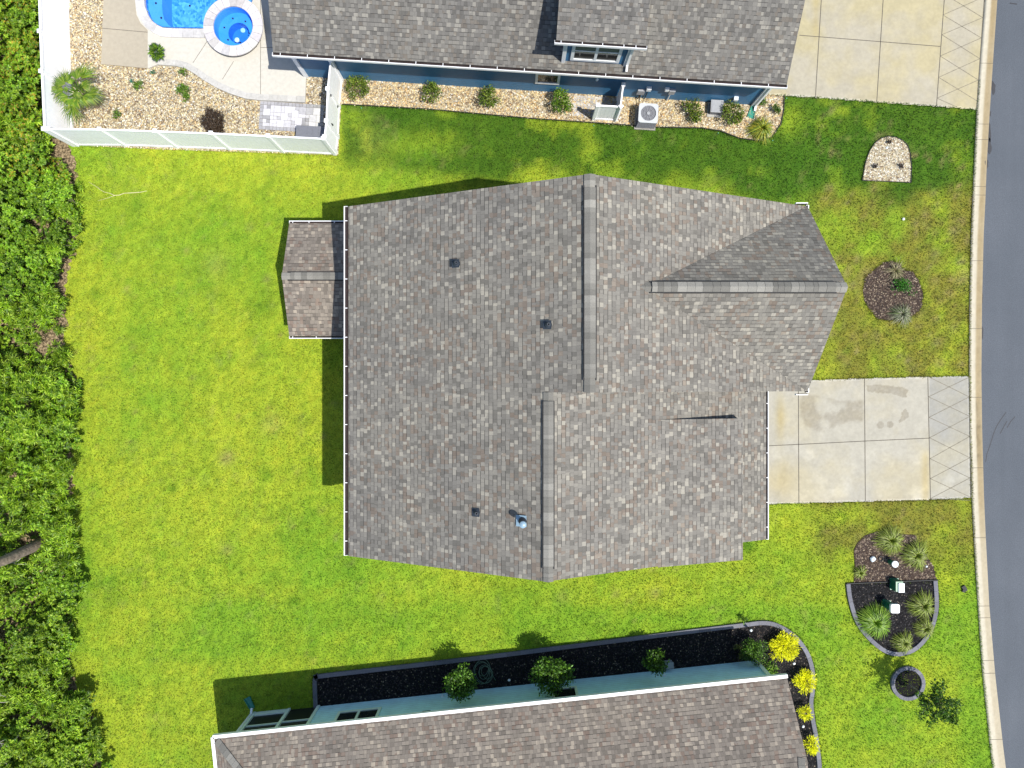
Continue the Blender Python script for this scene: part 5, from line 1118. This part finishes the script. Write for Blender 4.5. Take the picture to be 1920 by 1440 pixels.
# ------------------------------------------------------------------ long black bed plants
def smalltree(sx, sy, rp, zc, hh, label, n, pal=DKG):
    base = P(sx, sy, zc); base.z = 0; e = empty('small_tree', base, label, 'small tree'); r = rp * M * (H - zc) / H; b = MB(); b.tube([base, base + Vector((0, 0, zc))], [.035, .02], n=8)
    for k in range(7): a = k * .9; b.tube([base + Vector((0, 0, zc * .6)), base + Vector((r * .6 * math.cos(a), r * .6 * math.sin(a), zc + .2))], [.015, .006], n=5)
    b.build('trunk', m_bark, e); V, F, c = leaves(n, (0, 0, zc), (r, r * 1.05, hh), .13, pal, clumps=22, asp=.45); fast('crown', V, F, c, m_leaf, e); return e
smalltree(863, 1281, 34, 1.25, .75, 'leafy small tree beside the coiled hose against the aqua wall', 2600, DKG + [(.14, .30, .04)]); smalltree(1034, 1259, 38, 1.3, .8, 'largest small tree in front of the small aqua wall window', 3000, DKG + [(.10, .24, .03)])
smalltree(1228, 1240, 22, 1.15, .6, 'narrow small tree right of the window beside the white box', 1300)
shrub(1411, 1217, 29, .9, DKG, 'large round dark bush at the aqua house corner', 2400, .08); shrub(1445, 1251, 17, .35, LIME, 'low lime green plant beside the aqua house corner', 260, .12)
shrub(1383, 1213, 7, .35, [(.15, .17, .03)], 'small olive plant left of the large round bush', 110, .09); shrub(1389, 1229, 6, .3, [(.17, .17, .03)], 'second small olive plant close to the aqua wall', 90, .09)
YEL = [(.84, .82, .01), (.90, .88, .03), (.80, .78, .01), (.70, .72, .01)]
for x_, y_, r_, n_, lb in ((1471, 1211, 27, 950, 'largest bright yellow spiky bush in the curve of the bed'), (1508, 1276, 20, 560, 'second bright yellow bush touching the right edging'), (1509, 1336, 12, 190, 'smallest sparse yellow bush of the row'), (1521, 1396, 15, 280, 'lowest yellow bush of the row near the roof corner')):
    shrub(x_, y_, r_, .5, YEL, lb, n_ * 2, .13, asp=.22, clumps=30, aim=True, group='yellow bushes in the black bed')
for x_, y_, lb in ((1489, 1244, 'oval white stone between the two larger yellow bushes'), (1506, 1362, 'oval white stone between the two lower yellow bushes'), (954.7, 1275, 'round white stone near the coiled hose')):
    rock(x_, y_, .06, .03, lb, m_white)
lt_ = empty('garden_light', G(1401.5, 1175), 'small black stake light standing on the edging by the corner', 'garden light'); b = MB(); c = G(1401.5, 1175); b.tube([c, c + Vector((0, 0, .38))], .02, n=8); b.lathe(c + Vector((0, 0, .32)), [(.05, 0), (.06, .10), (.06, .12)], n=12); b.build('stake', m_black, lt_); b = MB(); b.lathe(c + Vector((0, 0, .44)), [(.055, 0), (.03, .03), (0, .035)], n=12); b.build('lamp_cap', m_pale, lt_)
shrub(1394, 1162, 8, .3, LIME, 'small bright green sprig in the lawn beside the stake light', 110, .10)
b = MB(); c = G(907, 1259, .05); path = []
for k in range(230):
    a = k * .17 + .25 * math.sin(k * .05); r = .30 + .14 * math.sin(k * .083) - .03 * math.cos(k * .31); path.append(c + Vector((r * math.cos(a) * .95 + .07 * math.sin(k * .027), r * math.sin(a) * 1.15 + .05 * math.cos(k * .041), .02 * math.sin(k * .5) + .0003 * k)))
path.append(c + Vector((.50, -.35, .0))); b.tube(path, .010, n=6); tag(b.build('garden_hose', m_hose), 'coiled grey green garden hose lying on black mulch', 'garden hose')
b = MB(); c = P(1254, 1247, .25); c.z = 0; b.box(c + Vector((0, 0, .15)), .34, .22, .30, rz=.1); b.box(c + Vector((0, 0, .31)), .38, .26, .03, rz=.1); tag(b.build('valve_box', m_grey), 'small pale grey box against the aqua wall beside the narrow tree', 'box')
# fallen twig on the rear lawn
b = MB(); tw = [(168, 342), (180, 349), (190, 357), (198, 361), (207, 363), (216, 367), (225, 366.5), (234, 363), (252, 362), (265, 361), (277, 358.5)]; b.tube([G(x_, y_, .055) for x_, y_ in tw], [.006, .007, .008, .010, .012, .015, .016, .016, .017, .015, .010], n=6)
b.tube([G(217, 367, .055), G(206, 371, .055), (G(196, 374, .05)), G(184, 377, .03)], [.012, .009, .007, .004], n=5); b.tube([G(190, 357, .05), G(184, 350, .045)], [.005, .003], n=4)
tag(b.build('fallen_branch', smat('pale dry branch', (.50, .47, .24), .9, 10, .2, .1)), 'thin pale forked branch lying on the rear lawn', 'branch')
# sprinkler heads
for i, (x_, y_, lb) in enumerate(((678, 203, 'tiny green sprinkler head near the gate fence'), (1113, 236, 'tiny green sprinkler head below the corner fence'), (1346, 250, 'tiny green sprinkler head at the curve of gravel edge'), (1448, 264, 'tiny green sprinkler head at the end of gravel bed'), (1474, 185, 'tiny green sprinkler head at the driveway corner'))):
    b = MB(); b.lathe(G(x_, y_, 0), [(.026, 0), (.026, .05), (.015, .06), (0, .06)], n=10); tag(b.build('sprinkler_head', smat('mint plastic', (.10, .30, .14), .5, 5, .1, 0)), lb, 'sprinkler')
# ------------------------------------------------------------------ thicket on the left
def thick_edge(y): 
    pts_ = THICK[1:29]; return float(np.interp(y, [p[1] for p in pts_], [p[0] for p in pts_]))
KINDS = {'lance': ([(0.109, 0.221, 0.007), (0.160, 0.287, 0.009), (0.218, 0.353, 0.014), (0.067, 0.139, 0.005), (0.286, 0.410, 0.034)], .19, .20), 'round': ([(0.101, 0.221, 0.009), (0.151, 0.287, 0.011), (0.059, 0.123, 0.007), (0.227, 0.361, 0.025)], .11, .48),
         'warm': ([(0.168, 0.279, 0.013), (0.235, 0.312, 0.017), (0.118, 0.230, 0.010), (0.302, 0.230, 0.025), (0.076, 0.156, 0.009), (0.151, 0.279, 0.010)], .11, .48), 'yellow': ([(0.202, 0.328, 0.017), (0.269, 0.385, 0.025), (0.126, 0.246, 0.010), (0.076, 0.156, 0.009)], .11, .45)}
def rosettes(cen, r, h, kind, n, seed):
    pal, size, asp = KINDS[kind]; rs = np.random.RandomState(seed); pal = np.array(pal)
    nr = n // 8; ncl = max(4, int(r * 9)); ca = rs.uniform(0, 6.28, ncl); cr = r * rs.uniform(0, .75, ncl) ** .7; ch = h * rs.uniform(.55, 1.0, ncl); cs = r * rs.uniform(.28, .5, ncl)
    ci = rs.randint(0, ncl, nr); d = rs.normal(size=(nr, 3)); d[:, 2] = np.abs(d[:, 2]) - .25; d /= np.linalg.norm(d, axis=1)[:, None]; rad = rs.uniform(.65, 1, nr)[:, None]
    c0 = np.stack([cr * np.cos(ca), cr * np.sin(ca), ch], -1)[ci] + d * rad * cs[ci][:, None] * np.array([1, 1, .8]); tone = rs.uniform(.70, 1.45, ncl)[ci] * rs.uniform(.85, 1.15, nr)
    ax = d * .7 + np.array([0, 0, .8]) + rs.normal(size=(nr, 3)) * .25; ax /= np.linalg.norm(ax, axis=1)[:, None]
    t1 = np.cross(ax, rs.normal(size=(nr, 3))); t1 /= np.linalg.norm(t1, axis=1)[:, None]; t2 = np.cross(ax, t1)
    k = 8; th_ = np.arange(k)[None] * 2.4 + rs.uniform(0, 6, (nr, 1)); el = (.15 + .75 * np.arange(k) / k)[None] + rs.normal(0, .12, (nr, k))
    dr = (t1[:, None] * np.cos(th_)[..., None] + t2[:, None] * np.sin(th_)[..., None]) * np.cos(el)[..., None] + ax[:, None] * np.sin(el)[..., None]
    sd = np.cross(dr, ax[:, None] + 0 * dr); sd /= np.linalg.norm(sd, axis=2)[..., None] + 1e-6; L = size * rs.uniform(.7, 1.25, (nr, k, 1)); o = c0[:, None] + 0 * dr
    droop = np.array([0, 0, -.18]) * L
    V = np.stack([o, o + dr * L * .45 + sd * L * asp * .5, o + dr * L + droop, o + dr * L * .45 - sd * L * asp * .5], 2).reshape(-1, 3); V = V + np.array(cen); V[:, 2] = np.maximum(V[:, 2], .015)
    col = pal[rs.randint(0, len(pal), (nr, k))] * (tone[:, None] * rs.uniform(.8, 1.2, (nr, k)))[..., None]
    return V, np.repeat(np.clip(col, 0, 1).reshape(-1, 3), 4, 0)
def lean(px, py, z): k = (H - z) / H; return 960 + (px - 960) * k, 720 + (py - 720) * k
def bush(cx, cy, r, h, kind, n, seed, out):
    cx, cy = lean(cx, cy, h * .8); cx = min(cx, 118 - r * 1.25 / M) if cy < 300 else cx; base = G(cx, cy); V, c = rosettes((base.x, base.y, 0), r, h, kind, n, seed); out[0].append(V); out[1].append(c)
def bare(y): return 24 * (1 if (470 < y < 530 or 575 < y < 650) else .7 if (262 < y < 345 or 890 < y < 925 or 1275 < y < 1300) else 0)
VV = ([], []); i = 0; RB = random.Random(3)
for cy in range(-60, 1530, 27):
    x_ = thick_edge(min(max(cy, -300), 1480)) - 18 - RB.uniform(0, 12) - bare(cy)
    while x_ > -80:
        h = RB.uniform(.7, 1.6) * (1.0 if x_ > 70 else 1.5); cyj = cy + RB.uniform(-10, 10)
        if fbm(np.array([x_]), np.array([cyj]), 60, 44)[0] > .34:
            kind = RB.choice(['lance', 'lance', 'round']) if 560 < cyj < 1080 else RB.choice(['round', 'round', 'lance'])
            if cyj < 330: kind = RB.choice(['warm', 'warm', 'yellow', 'round'])
            if cyj > 1120: kind = RB.choice(['yellow', 'round', 'yellow', 'lance'])
            r = RB.uniform(.45, .75)
            # keep trunk bases clear
            if not (math.hypot(x_ - 50, (cyj - 1030) * 1.1) < 30 or (x_ < 34 and abs(cyj - 934) < 24)): bush(x_, cyj, r, h, kind, int(900 * r), 1000 + i, VV); i += 1
        x_ -= RB.uniform(22, 34)
for cy in range(-60, 1560, 50):
    for x_ in range(-240, -80, 45): bush(x_ + RB.uniform(-12, 12), cy + RB.uniform(-15, 15), 1.1, RB.uniform(1.4, 2.4), 'round', 700, 7000 + i, VV); i += 1
for cy in range(-50, 1520, 19):
    x_ = thick_edge(min(max(cy, -300), 1480)) - 10 - RB.uniform(0, 12) - bare(cy)
    while x_ > -60:
        cyj = cy + RB.uniform(-8, 8)
        if fbm(np.array([x_]), np.array([cyj]), 38, 144)[0] > .42 and math.hypot(x_ - 50, cyj - 1030) > 22 and not (x_ < 34 and abs(cyj - 934) < 18): bush(x_, cyj, .45, RB.uniform(.25, .5), RB.choice(['lance', 'round', 'yellow']), 230, 5000 + i, VV); i += 1
        x_ -= RB.uniform(18, 26)
Vv = np.concatenate(VV[0]); Cc = np.concatenate(VV[1])
tag(fast('thicket', Vv, np.arange(len(Vv)).reshape(-1, 4), Cc, m_leaf), 'dense green thicket of shrubs along the left edge of the lawn', 'thicket', kind='stuff')
EDGE = [('bright small leaved shrub bulging onto the lawn below the fence corner', 118, 372, 36, 1.3, 'round'), ('broad glossy shrub at the lawn edge level with the porch roof top', 112, 450, 38, 1.4, 'round'),
        ('lance leaved shrub at the lawn edge beside bare brown litter', 88, 560, 40, 1.3, 'lance'), ('shrub standing out most onto the lawn left of the house centre', 116, 728, 36, 1.3, 'round'),
        ('lance leaved shrub above the upper bare trunk', 100, 868, 36, 1.2, 'lance'), ('lance leaved shrub at the foot of the thick bare trunk', 116, 1004, 30, 1.1, 'lance'),
        ('round leaved shrub below the thick bare trunk', 112, 1092, 38, 1.3, 'round'), ('yellow green shrub above the lower left corner bulge', 92, 1185, 38, 1.4, 'yellow'),
        ('green shrub bulging toward the aqua house roof corner', 140, 1325, 38, 1.3, 'round'), ('bright lime shrub at the bottom left of the lawn', 132, 1412, 42, 1.5, 'yellow'),
        ('orange tinted shrub pressed against the back of the white fence', 40, 120, 40, 1.7, 'warm'), ('reddish green shrub in the top left corner', 34, 30, 36, 1.7, 'warm'), ('green shrub outside the white fence corner', 58, 250, 40, 1.4, 'lance')]
for k, (lb, cx, cy, rp, h, kind) in enumerate(EDGE):
    bx_, by_ = lean(cx, cy, h * .8); bx_ = min(bx_, 78) if cy < 290 else bx_; base = G(bx_, by_); e = empty('shrub', base, lb, 'shrub', None); V, c = rosettes((0, 0, 0), rp * M * .95, h, kind, int(1500 * (rp / 36) ** 2), 300 + k); F = np.arange(len(V)).reshape(-1, 4); fast('foliage', V, F, c, m_leaf, e)
    b = MB()
    for q in range(5): a = q * 1.3; b.tube([base, base + Vector((.25 * math.cos(a), .25 * math.sin(a), h * .8))], [.02, .008], n=5)
    b.build('stem', m_bark, e)
def bigtree(px, py, r, label, h=9.5, flare=1.25):
    base = G(px, py); e = empty('tree', base, label, 'tree'); b = MB(); rs = random.Random(int(px)); pts_ = []; rr = []
    for k in range(9): t = k / 8; pts_.append(base + Vector((.10 * math.sin(k * .9), .10 * math.cos(k * 1.1) - .1, h * t))); rr.append(r * (1.25 if k == 0 else 1 - .6 * t))
    b.tube(pts_, rr, n=16)
    for k in range(6): a = k * 1.1; s_ = base + Vector((0, 0, h * (.62 + .05 * k))); b.tube([s_, s_ + Vector((math.cos(a) * .6, math.sin(a) * .6, .5)), s_ + Vector((math.cos(a) * 1.2, math.sin(a) * 1.2, .8))], [.06, .045, .02], n=6)
    b.build('trunk', m_bark, e, smooth=False); V, F, c = leaves(3500, (0, 0, h), (1.5, 1.5, 1.3), .16, GRN, clumps=18, asp=.3); fast('crown', V, F, c, m_leaf, e)
bigtree(86, 1015, .22, 'tall tree with thick bare brown trunk rising out of the thicket'); bigtree(28, 930, .13, 'slimmer bare trunked tree just above the thick one')
def twigs(px, py, label, n=9, L_=1.0, z=1.5, ang=0, spread=1.6, seed=1):
    rs = random.Random(seed); b = MB(); o = G(px, py, z)
    def grow(p, a, l, r, dep):
        q = p; pts_ = [p]
        for k in range(4): a += rs.uniform(-.35, .35); q = q + Vector((math.cos(a), math.sin(a), rs.uniform(-.1, .15))) * l / 4; pts_.append(q)
        b.tube(pts_, [r, r * .85, r * .7, r * .5, r * .3], n=5)
        if dep:
            for k in (1, 2, 3, 4): grow(pts_[k], a + rs.choice([-1, 1]) * rs.uniform(.4, .9), l * rs.uniform(.45, .7), r * .55, dep - 1)
    for k in range(n): grow(o, ang + rs.uniform(-spread, spread) / 2, L_ * rs.uniform(.7, 1.2), .022, 1 if dep_ok else 0)
    b.tube([Vector((o.x, o.y, 0)), o], [.03, .022], n=6); return tag(b.build('dead_branch', m_twig), label, 'dead branch')
dep_ok = True
twigs(26, 1348, 'bare grey branching twigs in the lower left thicket', 4, 1.1, 1.7, -.2, 2.6, 4); twigs(14, 1290, 'thin bare twigs above the lower left branches', 3, .9, 1.7, .5, 1.6, 6); twigs(40, 1432, 'bare twigs at the bottom left corner', 4, 1.0, 1.5, .9, 2.4, 8)
twigs(38, 1052, 'pale curly dead branch beside the thick trunk', 2, .9, 1.3, .6, .9, 12)
